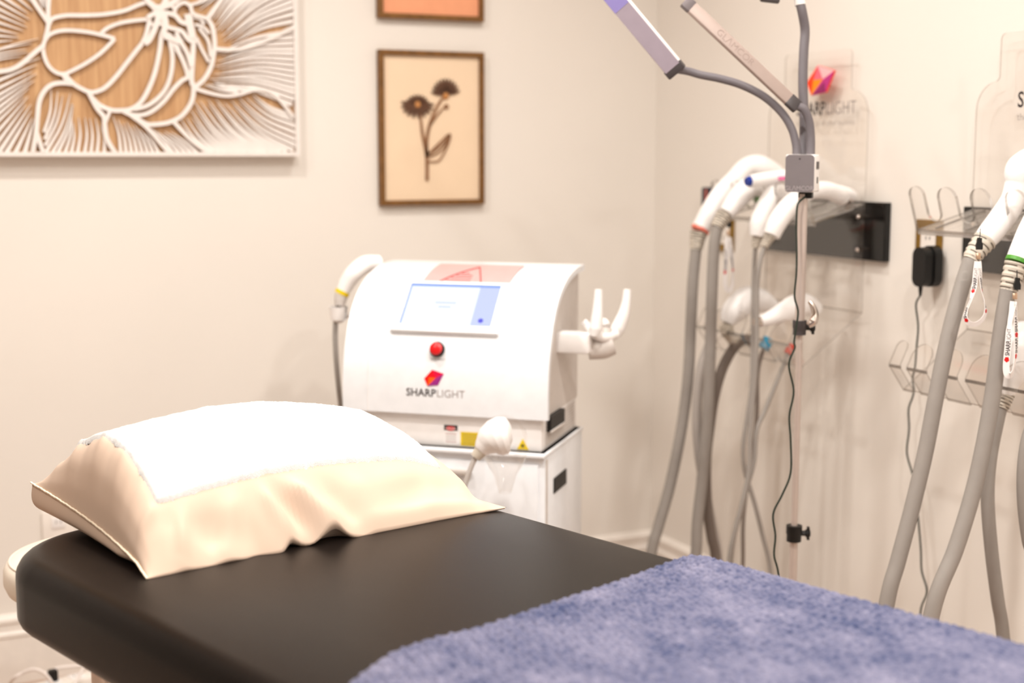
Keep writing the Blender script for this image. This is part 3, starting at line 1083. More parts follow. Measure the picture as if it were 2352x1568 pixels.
def front_at(px_, py_):
    """where the shell's curved front is met in the direction of a photo pixel -> (x, profile place)"""
    d = at(px_, py_, D=1.0) - CAM
    best = None
    for k in range(600):
        t = 2.9 + k * .0012
        q = CAM + d * t - MO
        x, y, z = q.dot(mr), q.dot(mbk), q.z
        yp = np.interp(z, [p.y for p in PC[:50]], [p.x for p in PC[:50]])
        if y >= yp and z > ZB:
            return x, z
    return x, z


def fpt(x, z, lift=0.):
    """point on the front shell at width x, height z, plus frame vectors (right, up along shell)"""
    zs = [p.y for p in PC[:52]]
    y = float(np.interp(z, zs, [p.x for p in PC[:52]]))
    y2 = float(np.interp(z + .004, zs, [p.x for p in PC[:52]]))
    upv = (mbk * (y2 - y) + EZ * .004).normalized()
    n = mr.cross(upv)
    return ml(x, y, z) + n * lift, mr, upv, n


machine = thing('laser_machine', 'white desktop laser machine with a lit touch screen on the trolley', 'medical machine', MO + EZ * ZC)
# shell: curved cover, hollow at the sides
m = MB()
inner = []
for i, p in enumerate(PC):
    a, b = PC[max(i - 1, 0)], PC[min(i + 1, len(PC) - 1)]
    t = (b - a).normalized()
    inner.append(p + Vector((t.y, -t.x, 0)) * .014)
loop = [(p.x, p.y) for p in PC] + [(p.x, p.y) for p in inner[::-1]]
hw = MWID / 2
xs = [-hw, -hw + .004, hw - .004, hw]
sh = MB()
for xa, xb in ((-hw, hw),):
    sh.prism([(y, z) for y, z in loop], ml(xa, 0, 0), mbk, EZ, -(xb - xa) if mbk.cross(EZ).dot(mr) < 0 else (xb - xa))
bmesh.ops.recalc_face_normals(sh.bm, faces=list(sh.bm.faces))
shell = sh.build('front_shell', M_WHITE2, machine, 25)
# body inside the shell
body_loop = [(p.x + .006, p.y - .006) for p in PC if p.x > .001] + [(.32, ZB), (.012, ZB)]
m = MB()
sgn = 1 if mbk.cross(EZ).dot(mr) > 0 else -1
m.prism(body_loop, ml(-hw + .016, 0, 0), mbk, EZ, sgn * (MWID - .032))
m.build('side_body', M_GREYSIDE, machine)
# thin raised side seams on the front
for x_ in (-hw + .062,):
    mm = MB()
    P = [fpt(x_, z, .0006)[0] for z in np.linspace(ZB + .002, 1.05, 24)]
    mm.tube(P, .0009, 6, smooth_path=False)
    mm.build('shell_seam', M_WHITE, shell)
# lower chassis with louvres
ch = MB()
ch.box((0, .165, (ZB + ZC) / 2 + .0006), (MWID - .036, .30, ZB - ZC + .001), .002, MFR)
chas = ch.build('chassis', M_WHITE, machine, 40)
for k in range(9):
    MB().box((hw - .0175, .17, ZC + .012 + k * .0068), (.004, .25, .0034), 0, MFR).build('louvre', M_GREYSIDE, chas)
hb = MB().box((hw - .012, .11, ZB - .018), (.012, .12, .034), .002, MFR).build('handle_recess', M_BLACK, machine)
MB().box((hw - .006, .11, ZB - .034), (.006, .12, .005), .001, MFR).build('handle_lip', M_GREYSIDE, hb)
for sx_, sy_ in ((-1, .03), (1, .03), (-1, .3), (1, .3)):
    MB().lathe([(0, 0), (.012, 0), (.012, .006), (0, .006)], Matrix.Translation(ml(sx_ * (hw - .05), sy_, ZC)), 16).build('foot', M_BLACK, machine)
MB().box((-hw + .02, .03, ZB - .006), (.012, .02, .02), .001, MFR).build('latch', M_BLACK, machine)
# touch screen
corners = [front_at(*q) for q in ((951, 652), (1152, 665), (1129, 757), (919, 745))]
zt = (corners[0][1] + corners[1][1]) / 2
zb = (corners[2][1] + corners[3][1]) / 2
xl = (corners[0][0] + corners[3][0]) / 2
xr = (corners[1][0] + corners[2][0]) / 2
pt, pb_ = fpt(0, zt)[0], fpt(0, zb)[0]
SU = (pt - pb_).normalized()
SN = mr.cross(SU)
SH, SW = (pt - pb_).length, xr - xl
SC = fpt((xl + xr) / 2, zb)[0] + SU * SH / 2 + SN * .006
SF = frame(SC, mr, SU)
scr = MB().box((0, -.004, -.006), (SW + .040, SH + .030, .016), .005, SF).build('screen_bezel', M_WHITE2, machine, 40)
MB().box((0, 0, .0025), (SW, SH, .001), 0, SF).build('display', M_SCREEN, scr)
MB().box((0, SH / 2 - .004, .0032), (SW, .008, .0006), 0, SF).build('title_bar', M_SCRB, scr)
MB().box((-SW / 2 + .002, -.004, .0032), (.004, SH - .008, .0006), 0, SF).build('side_bar', M_SCRB, scr)
MB().box((SW / 2 - .024, -.004, .0031), (.048, SH - .008, .0004), 0, SF).build('side_panel', M_SCRL, scr)
MB().lathe([(0, .0012), (.006, .0012), (.006, 0)], SF @ Matrix.Translation((SW / 2 - .026, -SH / 2 + .014, .0032)), 20).build('round_icon', M_SCRD, scr)
for yy_, w_ in ((.004, .05), (-.008, .03)):
    MB().box((-.012, yy_, .0031), (w_, .004, .0004), 0, SF).build('text_line', M_SCRL, scr)
# keyed button, logo, lettering
x_, z_ = front_at(1006, 803)
p, u, v, n = fpt(x_, z_)
BF = frame(p, u, v)
bt = MB().lathe([(.0, .002), (.017, .002), (.0175, .006), (.016, .009), (0, .009)], BF, 28).build('button_collar', M_BLACK, machine, True)
MB().lathe([(.0, .020), (.009, .020), (.0135, .017), (.0145, .012), (.012, .008), (0, .008)], BF, 28).build('stop_button', M_RED, bt, True)
x_, z_ = front_at(1006, 827)
p, u, v, n = fpt(x_, z_)
MB().text('EMERGENCY', .006, p, u, v, lift=.0008).build('lettering', M_INKF, machine)
x_, z_ = front_at(1008, 765)
p, u, v, n = fpt(x_, z_)
MB().box((0, 0, .0004), (.03, .0022, .0006), 0, frame(p, u, v)).build('speaker_slot', M_GREYSIDE, machine)
x_, z_ = front_at(997, 868)
p, u, v, n = fpt(x_, z_)
logo(machine, p, u, v, .037, .0012, 'logo', LOGO_D, 1.38)
x_, z_ = front_at(1002, 911)
p, u, v, n = fpt(x_, z_)
brand(machine, p + n * .0004, u, v, .0245, mat('soft_black_ink', (66, 58, 58), .5), mat('silver_ink', (164, 154, 150), .5), sq=.98)
# pink instruction film on the top
q0 = []
def top_pt(x, y, lift=.0022):
    ys = [p.x for p in PC]
    z = float(np.interp(y, ys, [p.y for p in PC]))
    return ml(x, y, z + lift)


fx0, fx1, fy0, fy1 = -.095, .115, .105, .255
m = MB()
m.grid([[top_pt(fx0 + (fx1 - fx0) * i / 4, fy0 + (fy1 - fy0) * j / 12) for j in range(13)] for i in range(5)])
film = m.build('pink_film', M_CREST, machine, True)
m = MB()
for (x1_, y1_, x2_, y2_) in ((-.06, .12, .015, .22), (.015, .22, .05, .12)):
    m.tube([top_pt(x1_ + (x2_ - x1_) * k / 8, y1_ + (y2_ - y1_) * k / 8, .0030) for k in range(9)], .0018, 6, smooth_path=False)
for k in range(5):
    y_ = .125 + k * .012
    m.tube([top_pt(-.05 + k * .009 + j * .01, y_, .0030) for j in range(int(9 - k * 1.3))], .0009, 5, smooth_path=False)
m.build('printed_triangle', M_PINKINK, film)
# safety labels on the chassis front
def chas_at(px_, py_):
    d = at(px_, py_, D=1.0) - CAM
    q = CAM - MO
    t = (.015 - q.dot(mbk)) / d.dot(mbk)
    w = q + d * t
    return w.dot(mr), w.z


lx_, lz_ = chas_at(1036, 998)
LF = frame(ml(lx_, .0146, lz_), mr, EZ)
lab = MB().box((0, 0, 0), (.032, .044, .0008), 0, LF).build('warning_label', M_WHITE, chas)
MB().box((0, .016, .0006), (.032, .012, .0006), 0, LF).build('label_band', M_BLACK, lab)
lx_, lz_ = chas_at(1036, 983)
LF2 = frame(ml(lx_, .0134, lz_), mr, EZ)
MB().lathe([(0, .0012), (.0048, .0012), (.0048, 0)], LF2 @ Matrix.Scale(2.3, 4, (1, 0, 0)), 24).build('label_oval', M_RED, lab)
MB().text('DANGER', .0062, LF2 @ Vector((0, -.002, .0014)), mr, EZ, lift=0).build('lettering', M_WHITE, lab)
for k in range(4):
    MB().box((0, .002 - k * .006, .0007), (.026, .0012, .0004), 0, LF).build('label_line', M_PINKINK if k % 3 == 0 else M_INKF, lab)
lx_, lz_ = chas_at(1079, 1008)
LF = frame(ml(lx_, .0146, lz_), mr, EZ)
yl = MB().box((0, 0, 0), (.042, .031, .0008), 0, LF).build('yellow_label', M_YEL, chas)
for k in range(6):
    MB().box((0, .011 - k * .0044, .0007), (.034, .0009, .0004), 0, LF).build('label_line', M_INKL, yl)
lx_, lz_ = chas_at(1201, 1020)
LF = frame(ml(lx_, .0146, lz_), mr, EZ)
tri = MB().prism([(-.0135, -.0115), (.0135, -.0115), (0, .0125)], LF @ Vector((0, 0, 0)), mr, EZ, .0009).build('warning_triangle', M_YEL, chas)
m = MB()
for an in (0, 60, 120):
    dx, dy = cos(radians(an)) * .0045, sin(radians(an)) * .0045
    m.ribbon([(-dx, -dy - .003), (dx, dy - .003)], .0014, .0004, LF @ Vector((0, 0, .001)), mr, EZ, smooth_path=False)
m.build('starburst', M_BLACK, tri)

# side bracket with a forked rest on the right of the machine
mid = .15
a0_ = ml(hw - .02, mid, .935)
br = MB()
br.box((hw + .02, mid, .945), (.085, .05, .048), .008, MFR)
brk = br.build('bracket_arm', M_WHITE, machine, 40)
fk = thing('handpiece_fork', 'white forked handpiece rest sticking out from the right of the machine', 'holder', ml(hw + .10, mid, .93))


def DM(x, y, D=3.22):
    return at(x, y, D=D)


MB().tube([DM(1352, 800), DM(1385, 797), DM(1408, 790)], [.026, .027, .024], 16, ref=EZ).build('socket_block', M_GREYSIDE, fk, True)
MB().tube([DM(1388, 800), DM(1386, 770), DM(1388, 752)], [.020, .024, .018], 16).build('cradle_base', M_GREYSIDE, fk, True)
MB().tube([DM(1364, 772, 3.17), DM(1368, 755, 3.17), DM(1371, 730, 3.17), DM(1373, 700, 3.17), DM(1375, 664, 3.17)], [.010, .0145, .0135, .011, .0092], 14).build('prong', M_WHITE, fk, True)
MB().tube([DM(1412, 768, 3.24), DM(1420, 752, 3.24), DM(1432, 722, 3.24), DM(1438, 695, 3.24), DM(1441, 664, 3.24)], [.014, .0165, .0135, .0105, .0088], 14).build('prong', M_WHITE, fk, True)
MB().tube([DM(1340, 738, 3.2), DM(1350, 748, 3.2), DM(1366, 768, 3.19), DM(1390, 775, 3.2), DM(1412, 768, 3.23)], [.008, .0085, .0095, .011, .0125], 12).build('cradle_rim', M_WHITE, fk, True)
MB().tube([DM(1375, 742, 3.3), DM(1388, 738, 3.3), DM(1394, 750, 3.28)], [.007, .008, .009], 12).build('back_knob', M_WHITE, fk, True)

# trolley
tro = thing('machine_trolley', 'tall white cabinet trolley carrying the laser machine', 'trolley', MO)
TWD = MWID - .012
m = MB()
m.box((0, .165, (ZC + .07) / 2), (TWD, .33, ZC - .07), .003, MFR)
cab = m.build('cabinet', M_WHITE2, tro, 40)
MB().box((0, .158, ZC - .004), (TWD + .006, .345, .008), .002, MFR).build('top_plate', M_WHITE2, tro, 40)
for k in range(2):
    zc_ = ZC - .02 - .15 - k * .31
    dr = MB().box((-.004, -.003, zc_), (TWD - .02, .008, .29), .002, MFR).build('drawer_front', M_WHITE2, tro, 40)
    MB().box((0, -.012, zc_ + .12), (.14, .012, .012), .003, MFR).build('drawer_pull', M_GREYSIDE, dr, True)
lx = hw - .012
m = MB().box((TWD / 2 - .001, .012, (ZC + .06) / 2), (.005, .012, ZC - .09), 0, MFR).build('corner_groove', M_GREYSIDE, tro)
hr = MB().box((TWD / 2 - .002, .125, ZC - .088), (.009, .11, .036), .002, MFR).build('handle_recess', M_BLACK, tro)
for sx_, sy_ in ((-1, .04), (1, .04), (-1, .29), (1, .29)):
    p = ml(sx_ * (hw - .06), sy_, .035)
    cs = MB().lathe([(0, -.012), (.03, -.012), (.035, -.006), (.035, .006), (.03, .012), (0, .012)], axis_frame(p, mr), 24).build('caster_wheel', M_BLACK, tro, True)
    MB().box((sx_ * (hw - .06), sy_, .062), (.05, .05, .02), .003, MFR).build('caster_fork', M_STEEL, cs)


# ------------------------------------------------------------------ handpieces and hoses
def YP(Y):
    return lambda x, y: at(x, y, Y=Y)


def handpiece(name, label, body, br_, ring=None, relief=None, rr=(.016, .012), hose=None, hr_=.01, hose_mat=None, group=None, ring_r=None, cat='handpiece', head=None, ribs=6):
    base = body[len(body) // 2]
    t = thing(name, label, cat, base, group)
    MB().tube(body, br_, 20, 8).build('body', M_WHITE, t, 60)
    if ring is not None:
        p, d = body[0], (Vector(body[1]) - Vector(body[0])).normalized()
        r = ring_r or br_[0]
        MB().tube([p - d * .001, p + d * .0065], r * 1.035, 24, smooth_path=False).build('colour_ring', ring, t, 40)
    if relief:
        P = crom(relief, 10)
        n = len(P)
        nb = ribs * 4
        pts = [P[min(int(k / nb * (n - 1)), n - 1)].lerp(P[min(int(k / nb * (n - 1)) + 1, n - 1)], k / nb * (n - 1) % 1) for k in range(nb + 1)]
        rad = [(rr[0] + (rr[1] - rr[0]) * k / nb) * (.95 if k % 4 in (2, 3) else 1.02) for k in range(nb + 1)]
        rl = MB().tube(pts, rad, 20, smooth_path=False).build('strain_relief', M_RELIEF, t, 25)
        sl_ = MB()
        ax = (Vector(relief[-1]) - Vector(relief[0])).normalized()
        e1 = ax.cross(FW).normalized()
        e2 = e1.cross(ax)
        for k in range(2, nb - 1, 4):
            rk = (rr[0] + (rr[1] - rr[0]) * k / nb) * .985
            for q0 in ((-70, 20), (45, 130), (165, 260)):
                off_ = 55 if (k // 4) % 2 else 0
                sl_.tube([pts[k] + (e1 * cos(radians(q0[0] + off_ + (q0[1] - q0[0]) * j / 8)) + e2 * sin(radians(q0[0] + off_ + (q0[1] - q0[0]) * j / 8))) * rk for j in range(9)], rr[0] * .038, 6, smooth_path=False)
        sl_.build('relief_slots', M_INKS, rl)
        bp_, bd_ = Vector(body[0]), (Vector(body[1]) - Vector(body[0])).normalized()
        MB().lathe([(br_[0] * .98, -.0006), (br_[0] * 1.012, 0), (br_[0] * .98, .0006)], axis_frame(bp_ + bd_ * .010, bd_), 28).build('body_seam', M_GREYSIDE, t, True)
    if hose:
        MB().tube(hose, hr_, 14, 8).build('hose', hose_mat or M_HOSE, t, True)
    if head:
        for nm, pts, rad, mm in head:
            MB().tube(pts, rad, 20, 8).build(nm, mm, t, 60)
    return t


def to_floor(P, dx=0., dy=0., run=.25):
    """carry a hanging hose on down to the floor and along it"""
    e = P[-1]
    return P + [Vector((e.x + dx * .5, e.y + dy * .5, e.z * .45)), Vector((e.x + dx, e.y + dy, .05)), Vector((e.x + dx * 1.6, e.y + dy * 1.6, .016)), Vector((e.x + dx * 2.4 - run * .4, e.y + dy * 2.4 + run * .6, .014))]


GRP1 = 'handpieces on the wall rack behind the lamp'
# rack 1 (behind the lamp), upper slots
P = YP(3.087)
handpiece('laser_handpiece', 'white handpiece with a salmon ring, leftmost on the upper rack behind the lamp',
          [P(1607, 530), P(1628, 492), P(1655, 448), P(1688, 412), P(1715, 385), P(1742, 385), P(1775, 405), P(1800, 430)], [.0235, .026, .026, .025, .026, .034, .034, .024], M_SALMON,
          [P(1606, 533), P(1602, 550), P(1599, 572)], (.0225, .0165), to_floor([P(1599, 570), P(1592, 640), P(1587, 740), P(1581, 860), P(1566, 980), P(1540, 1110), P(1512, 1210), P(1497, 1265)], -.06, .02), .0145, M_HOSE, GRP1)
P = YP(2.992)
handpiece('laser_handpiece', 'white handpiece on the rack behind the lamp, partly hidden by the leftmost one',
          [P(1668, 490), P(1690, 462), P(1712, 438), P(1735, 425), P(1765, 432), P(1800, 450)], [.020, .027, .028, .027, .030, .024], None,
          [P(1664, 494), P(1655, 507), P(1647, 522)], (.0215, .0165), to_floor([P(1648, 520), P(1640, 570), P(1635, 680), P(1631, 820), P(1624, 980), P(1613, 1100), P(1602, 1200), P(1598, 1280)], -.02, .04), .0145, M_HOSE, GRP1,
          head=[('green_button', [P(1735, 462), P(1741, 455)], [.008, .008], M_GREEN)])
P = YP(2.897)
handpiece('wand_handpiece', 'white wand handpiece with blue and pink end caps on the rack behind the lamp',
          [P(1741, 541), P(1745, 512), P(1757, 480), P(1770, 452), P(1776, 430)], [.0205, .0245, .0245, .021, .018], None,
          [P(1740, 543), P(1737, 555), P(1735, 570)], (.0125, .009), to_floor([P(1735, 570), P(1731, 640), P(1729, 760), P(1727, 880), P(1716, 960), P(1707, 1030), P(1712, 1085), P(1732, 1150), P(1752, 1230), P(1770, 1310)], .03, .0), .0056, M_HOSE, GRP1,
          head=[('wand_tube', [P(1722, 416), P(1760, 411), P(1800, 406), P(1850, 398)], [.0155, .0175, .0175, .0165], M_WHITE),
                ('blue_cap', [P(1714, 417.5), P(1722.5, 416)], [.010, .013], M_BLUE), ('pink_button', [YP(2.875)(1797, 405), YP(2.875)(1797, 413)], [.010, .010], M_PINK)])
P = YP(2.802)
handpiece('laser_handpiece', 'white curved handpiece hanging just left of the lamp pole on the rack',
          [P(1772, 541), P(1785, 512), P(1806, 482), P(1830, 458), P(1860, 440), P(1895, 437), P(1925, 447), P(1940, 458)], [.0205, .0235, .0245, .0225, .021, .022, .022, .017], None,
          [P(1768, 543), P(1762, 553), P(1755, 567)], (.0145, .0095), to_floor([P(1756, 565), P(1746, 600), P(1739, 660), P(1738, 780), P(1733, 880), P(1724, 980), P(1720, 1080), P(1703, 1160), P(1685, 1230), P(1674, 1290)], -.03, .02), .0056, M_HOSE, GRP1,
          head=[('metal_tip', [P(1938, 457), P(1950, 464)], [.013, .012], M_CHROME), ('lens_cap', [P(1925, 440), P(1945, 446), P(1960, 452)], [.017, .017, .014], M_WHITE)])
# rack 1, lower slots
P = YP(3.025)
handpiece('laser_handpiece', 'round white handpiece on the lower rack, left of the two thin cables',
          [P(1670, 742), P(1680, 722), P(1697, 703), P(1715, 688), P(1745, 690), P(1775, 705)], [.018, .030, .036, .036, .032, .02], None,
          [P(1668, 745), P(1672, 765), P(1690, 783)], (.019, .014),
          to_floor([P(1733, 790), P(1718, 779), P(1700, 784), P(1680, 806), P(1658, 850), P(1641, 910), P(1630, 980), P(1622, 1060), P(1624, 1160), P(1634, 1230), P(1644, 1285)], .02, .02), .0135, M_HOSED, GRP1)
P = YP(3.06)
cord('grey_hose', 'pale grey hose looping down left of the other hoses behind the table', to_floor([P(1637, 775), P(1626, 800), P(1612, 840), P(1603, 900), P(1601, 980), P(1608, 1060), P(1621, 1130), P(1637, 1210), P(1650, 1285)], .03, .02), .0125, M_HOSE2, 'hose')
P = YP(2.845)
handpiece('laser_handpiece', 'white handpiece lying on the lower rack just left of the lamp pole',
          [P(1745, 738), P(1770, 730), P(1800, 718), P(1825, 705), P(1850, 700), P(1875, 712)], [.014, .018, .026, .030, .028, .02], None,
          None, group=GRP1, head=[('metal_collar', [P(1735, 742), P(1752, 735)], [.012, .014], M_CHROME)])
cord('thin_cable', 'thin cable with a cyan tape tag below the lower rack', to_floor([YP(2.9)(1760, 787), YP(2.9)(1750, 812), YP(2.9)(1740, 860), YP(2.9)(1739, 940), YP(2.9)(1731, 1030), YP(2.9)(1716, 1110), YP(2.9)(1707, 1200), YP(2.9)(1706, 1300)], 0, .02), .0052, M_HOSED, 'cable')
P = YP(2.9)
tg = MB().tube([P(1753, 800), P(1766, 778)], [.0145, .0145], 16, smooth_path=False).build('cyan_tape', M_CYAN, None, True, base=P(1760, 789))
tag(tg, 'cyan tape tag wrapped round a thin cable below the rack', 'tape')
cord('thin_cable', 'thin cable with a red tape tag hanging left of the lamp pole', to_floor([YP(2.82)(1815, 800), YP(2.82)(1806, 822), YP(2.82)(1785, 875), YP(2.82)(1758, 940), YP(2.82)(1738, 990), YP(2.82)(1732, 1060), YP(2.82)(1716, 1120), YP(2.82)(1700, 1180), YP(2.82)(1682, 1260)], -.02, .02), .0052, M_HOSE, 'cable')
P = YP(2.82)
tg = MB().tube([P(1809, 812), P(1820, 792)], [.0105, .0105], 16, smooth_path=False).build('red_tape', mat('brick_red_tape', (186, 64, 46), .5), None, True, base=P(1815, 802))
tag(tg, 'red tape tag wrapped round a thin cable beside the lamp pole', 'tape')

# rack 2 (right edge of the photo)
GRP2 = 'handpieces on the right-hand wall rack'
P = YP(2.14)
handpiece('laser_handpiece', 'large white handpiece slanting across the right-hand rack above the long lanyard',
          [P(2258, 556), P(2275, 535), P(2302, 500), P(2326, 462), P(2338, 425), P(2348, 392), P(2385, 380), P(2420, 400)], [.0215, .0245, .0255, .0245, .026, .034, .04, .03], None,
          [P(2262, 552), P(2249, 568), P(2237, 584), P(2229, 598)], (.0235, .0165), to_floor([P(2230, 596), P(2212, 650), P(2192, 720), P(2170, 810), P(2148, 920), P(2125, 1040), P(2094, 1170), P(2062, 1290), P(2036, 1390)], -.06, .02), .0158, M_HOSE, GRP2, ribs=5)
P = YP(2.04)
handpiece('laser_handpiece', 'white handpiece with a green ring at the right edge of the photo',
          [P(2336, 603), P(2350, 570), P(2368, 530), P(2395, 480), P(2430, 430)], [.0225, .0235, .0245, .025, .03], M_GREEN,
          [P(2334, 606), P(2327, 628), P(2321, 650), P(2316, 668)], (.022, .0165), to_floor([P(2316, 664), P(2306, 720), P(2294, 800), P(2281, 900), P(2262, 1010), P(2235, 1130), P(2195, 1260), P(2140, 1410)], -.06, .02), .0158, M_HOSE, GRP2, ribs=5)
P = YP(2.085)
handpiece('laser_handpiece', 'round white handpiece on the lower right-hand rack behind the short lanyard',
          [P(2308, 905), P(2314, 880), P(2328, 840), P(2338, 800), P(2352, 775), P(2380, 765)], [.0185, .024, .036, .040, .036, .02], None,
          [P(2310, 902), P(2304, 918), P(2297, 936)], (.0185, .0165), to_floor([P(2298, 934), P(2290, 970), P(2276, 1040), P(2269, 1110), P(2270, 1180), P(2279, 1280), P(2292, 1380), P(2304, 1460)], .05, -.02), .0135, M_HOSE, GRP2, ribs=5)
P = YP(1.98)
cord('grey_hose', 'grey hose just entering the photo at its right edge', to_floor([P(2378, 960), P(2360, 1010), P(2351, 1080), P(2352, 1160), P(2362, 1240), P(2380, 1330)], .03, -.02), .0125, M_HOSE, 'hose')
cord('grey_hose', 'grey hose hanging down the left flank of the machine into its cup',
     [at(783, 690, D=3.42), at(774, 715, D=3.42), at(770, 760, D=3.42), at(772, 820, D=3.42), at(777, 880, D=3.44), at(785, 950, D=3.5), at(800, 1050, D=3.52), at(810, 1180, D=3.52)], .0065, M_HOSE, 'hose')
# handpiece on the left flank of the machine
lh_ = thing('laser_handpiece', 'white handpiece with a yellow ring on the left flank of the machine', 'handpiece', at(810, 640, D=3.42))
MB().tube([at(787, 670, D=3.42), at(798, 648, D=3.42), at(815, 625, D=3.42), at(840, 607, D=3.44), at(870, 604, D=3.46)], [.017, .020, .0215, .022, .02], 18).build('body', M_WHITE, lh_, 60)
MB().tube([at(784, 676, D=3.42), at(788, 668, D=3.42)], .0178, 18, smooth_path=False).build('colour_ring', M_YEL, lh_, 40)
MB().tube([at(785, 676, D=3.42), at(782, 688, D=3.42), at(780, 702, D=3.42)], [.0165, .015, .012], 16).build('strain_relief', M_GREYSIDE, lh_, True)
cup = thing('handpiece_cup', 'small white cup bracket on the left flank of the machine', 'holder', at(778, 715, D=3.42))
MB().lathe([(.021, .012), (.023, .012), (.019, -.02), (.008, -.028), (.006, -.026), (.016, -.018), (.021, .012)], axis_frame(at(778, 715, D=3.42), EZ), 24, radians(290)).build('cup', M_WHITE, cup, True)
MB().tube([at(782, 722, D=3.43), at(800, 725, D=3.46)], .007, 12, smooth_path=False).build('arm', M_WHITE, cup, True)
# handpiece parked at the front of the trolley
fh = thing('laser_handpiece', 'round-headed white handpiece parked in front of the trolley beside the pillow', 'handpiece', at(1140, 1005, D=2.98))
PF = lambda x, y: at(x, y, D=2.98)
MB().tube([PF(1104, 1035), PF(1113, 1024), PF(1124, 1014), PF(1138, 1006), PF(1154, 1000), PF(1166, 997), PF(1176, 996)], [.0155, .023, .033, .0395, .0405, .036, .014], 24).build('body', M_WHITE, fh, 60)
rel_ = [PF(1106, 1033), PF(1099, 1041), PF(1092, 1050)]
pts = [rel_[0].lerp(rel_[2], k / 20) for k in range(21)]
MB().tube(pts, [(.0155 - .004 * k / 20) * (.9 if k % 4 > 1 else 1.03) for k in range(21)], 16, smooth_path=False).build('strain_relief', M_RELIEF, fh, 25)
MB().tube([PF(1092, 1050), PF(1083, 1070), PF(1072, 1100), PF(1062, 1140), PF(1056, 1190), PF(1052, 1260), Vector(PF(1052, 1260)) - EZ * .2], .0055, 12).build('hose', M_HOSE2, fh, True)
cl = thing('clear_cradle', 'clear plastic cradle holding the round-headed handpiece on the trolley', 'holder', at(1160, 1060, D=3.03))
c0 = at(1158, 1004, D=3.035)
MB().lathe([(.044, 0), (.050, .004), (.050, .0075), (.042, .003), (.044, 0)], frame(c0, (mr + mbk * .15), EZ), 40).build('ring', [M_CLEAR], cl, True)
MB().lathe([(.047, .002), (.044, .012), (.026, .045), (.014, .085), (.013, .085), (.024, .044), (.042, .012), (.047, .002)], Matrix.Translation(at(1160, 1042, D=3.03)) @ Matrix.Rotation(pi, 4, 'X'), 36).build('funnel', [M_CLEAR], cl, True)

# ------------------------------------------------------------------ floor lamp with three gooseneck arms
LD = 2.9
bx = at(1846, 398, D=LD)
LX, LY = bx.x, bx.y
lampt = thing('floor_lamp', 'adjustable floor lamp with gooseneck light bars on a slim steel pole', 'lamp', (LX, LY, 0))
MLP = Matrix.Translation((LX, LY, 0))
ztop, zc1, zc2 = at(1849, 450, D=LD).z, None, None


def pole_z(py_):
    d = at(1840, py_, D=1.0) - CAM
    t = sqrt((LX ** 2 + LY ** 2) / (d.x ** 2 + d.y ** 2))
    return H + d.z * t


zc1, zc2 = pole_z(752), pole_z(1225)
MB().lathe([(0, zc1), (.0098, zc1), (.0098, ztop + .004), (0, ztop + .004)], MLP, 24).build('upper_pole', M_STEEL, lampt, True)
MB().lathe([(0, zc2 - .02), (.0068, zc2 - .02), (.0068, zc1 + .01), (0, zc1 + .01)], MLP, 20).build('middle_pole', M_STEEL, lampt, True)
MB().lathe([(0, .05), (.0085, .05), (.0085, zc2), (0, zc2)], MLP, 20).build('lower_pole', M_STEEL, lampt, True)
for zc_, r_, hgt in ((zc1, .0135, .030), (zc2, .0155, .034)):
    cl_ = MB().lathe([(0, -hgt / 2), (r_, -hgt / 2), (r_, -.002), (r_ * 1.08, 0), (r_ * 1.08, hgt / 2), (0, hgt / 2)], Matrix.Translation((LX, LY, zc_)), 24).build('clamp_collar', M_DGREY if zc_ == zc1 else M_BLACK, lampt, 40)
    kd = RT
    kp = Vector((LX, LY, zc_)) + kd * r_
    MB().lathe([(0, 0), (.006, 0), (.006, .008), (.0085, .009), (.009, .016), (.0075, .018), (0, .018)], axis_frame(kp, kd), 8).build('clamp_knob', M_BLACK, cl_, 40)
    MB().box((0, 0, .014), (.010, .028, .005), .001, axis_frame(kp, kd)).build('wing', M_BLACK, cl_)
# shiny spring lever above the first collar
lvp = [at(1856, 748, D=LD), at(1868, 738, D=LD), at(1872, 722, D=LD), at(1866, 702, D=LD), at(1859, 692, D=LD)]
MB().tube(lvp, [.006, .0095, .0075, .006, .004], 12).build('clamp_lever', M_CHROME, lampt, True)
for k in range(3):
    an = 2 * pi * k / 3 + .5
    d = Vector((cos(an), sin(an), 0))
    b_ = Vector((LX, LY, 0))
    lg = MB().tube([b_ + EZ * .16, b_ + d * .16 + EZ * .06, b_ + d * .25 + EZ * .012], .007, 12, smooth_path=False).build('tripod_leg', M_STEEL, lampt, True)
    MB().lathe([(0, 0), (.012, 0), (.012, .02), (0, .02)], Matrix.Translation(b_ + d * .25), 16).build('rubber_foot', M_BLACK, lg)
MB().lathe([(0, .05), (.02, .05), (.02, .18), (0, .18)], MLP, 20).build('tripod_hub', M_BLACK, lampt, 40)
# control box
BY = radians(24)
bu = (RT * cos(BY) - Vector((FW.x, FW.y, 0)).normalized() * sin(BY)).normalized()
bn = bu.cross(EZ)                                     # out of the grey face
fc = at(1837, 398, D=LD - .02)
BXF = frame(fc, bu, EZ)
BWd, BHt, BDp = .0605, .076, .050
bxp = MB().box((0, 0, -BDp / 2), (BWd, BHt, BDp), .004, BXF, 3).build('control_box', M_WHITE, lampt, 40)


def rrect(w, h, r, n=6):
    pts = []
    for cx, cy, s0 in ((w / 2 - r, h / 2 - r, 0), (-w / 2 + r, h / 2 - r, 90), (-w / 2 + r, -h / 2 + r, 180), (w / 2 - r, -h / 2 + r, 270)):
        for k in range(n + 1):
            an = radians(s0 + 90 * k / n)
            pts.append((cx + r * cos(an), cy + r * sin(an)))
    return pts


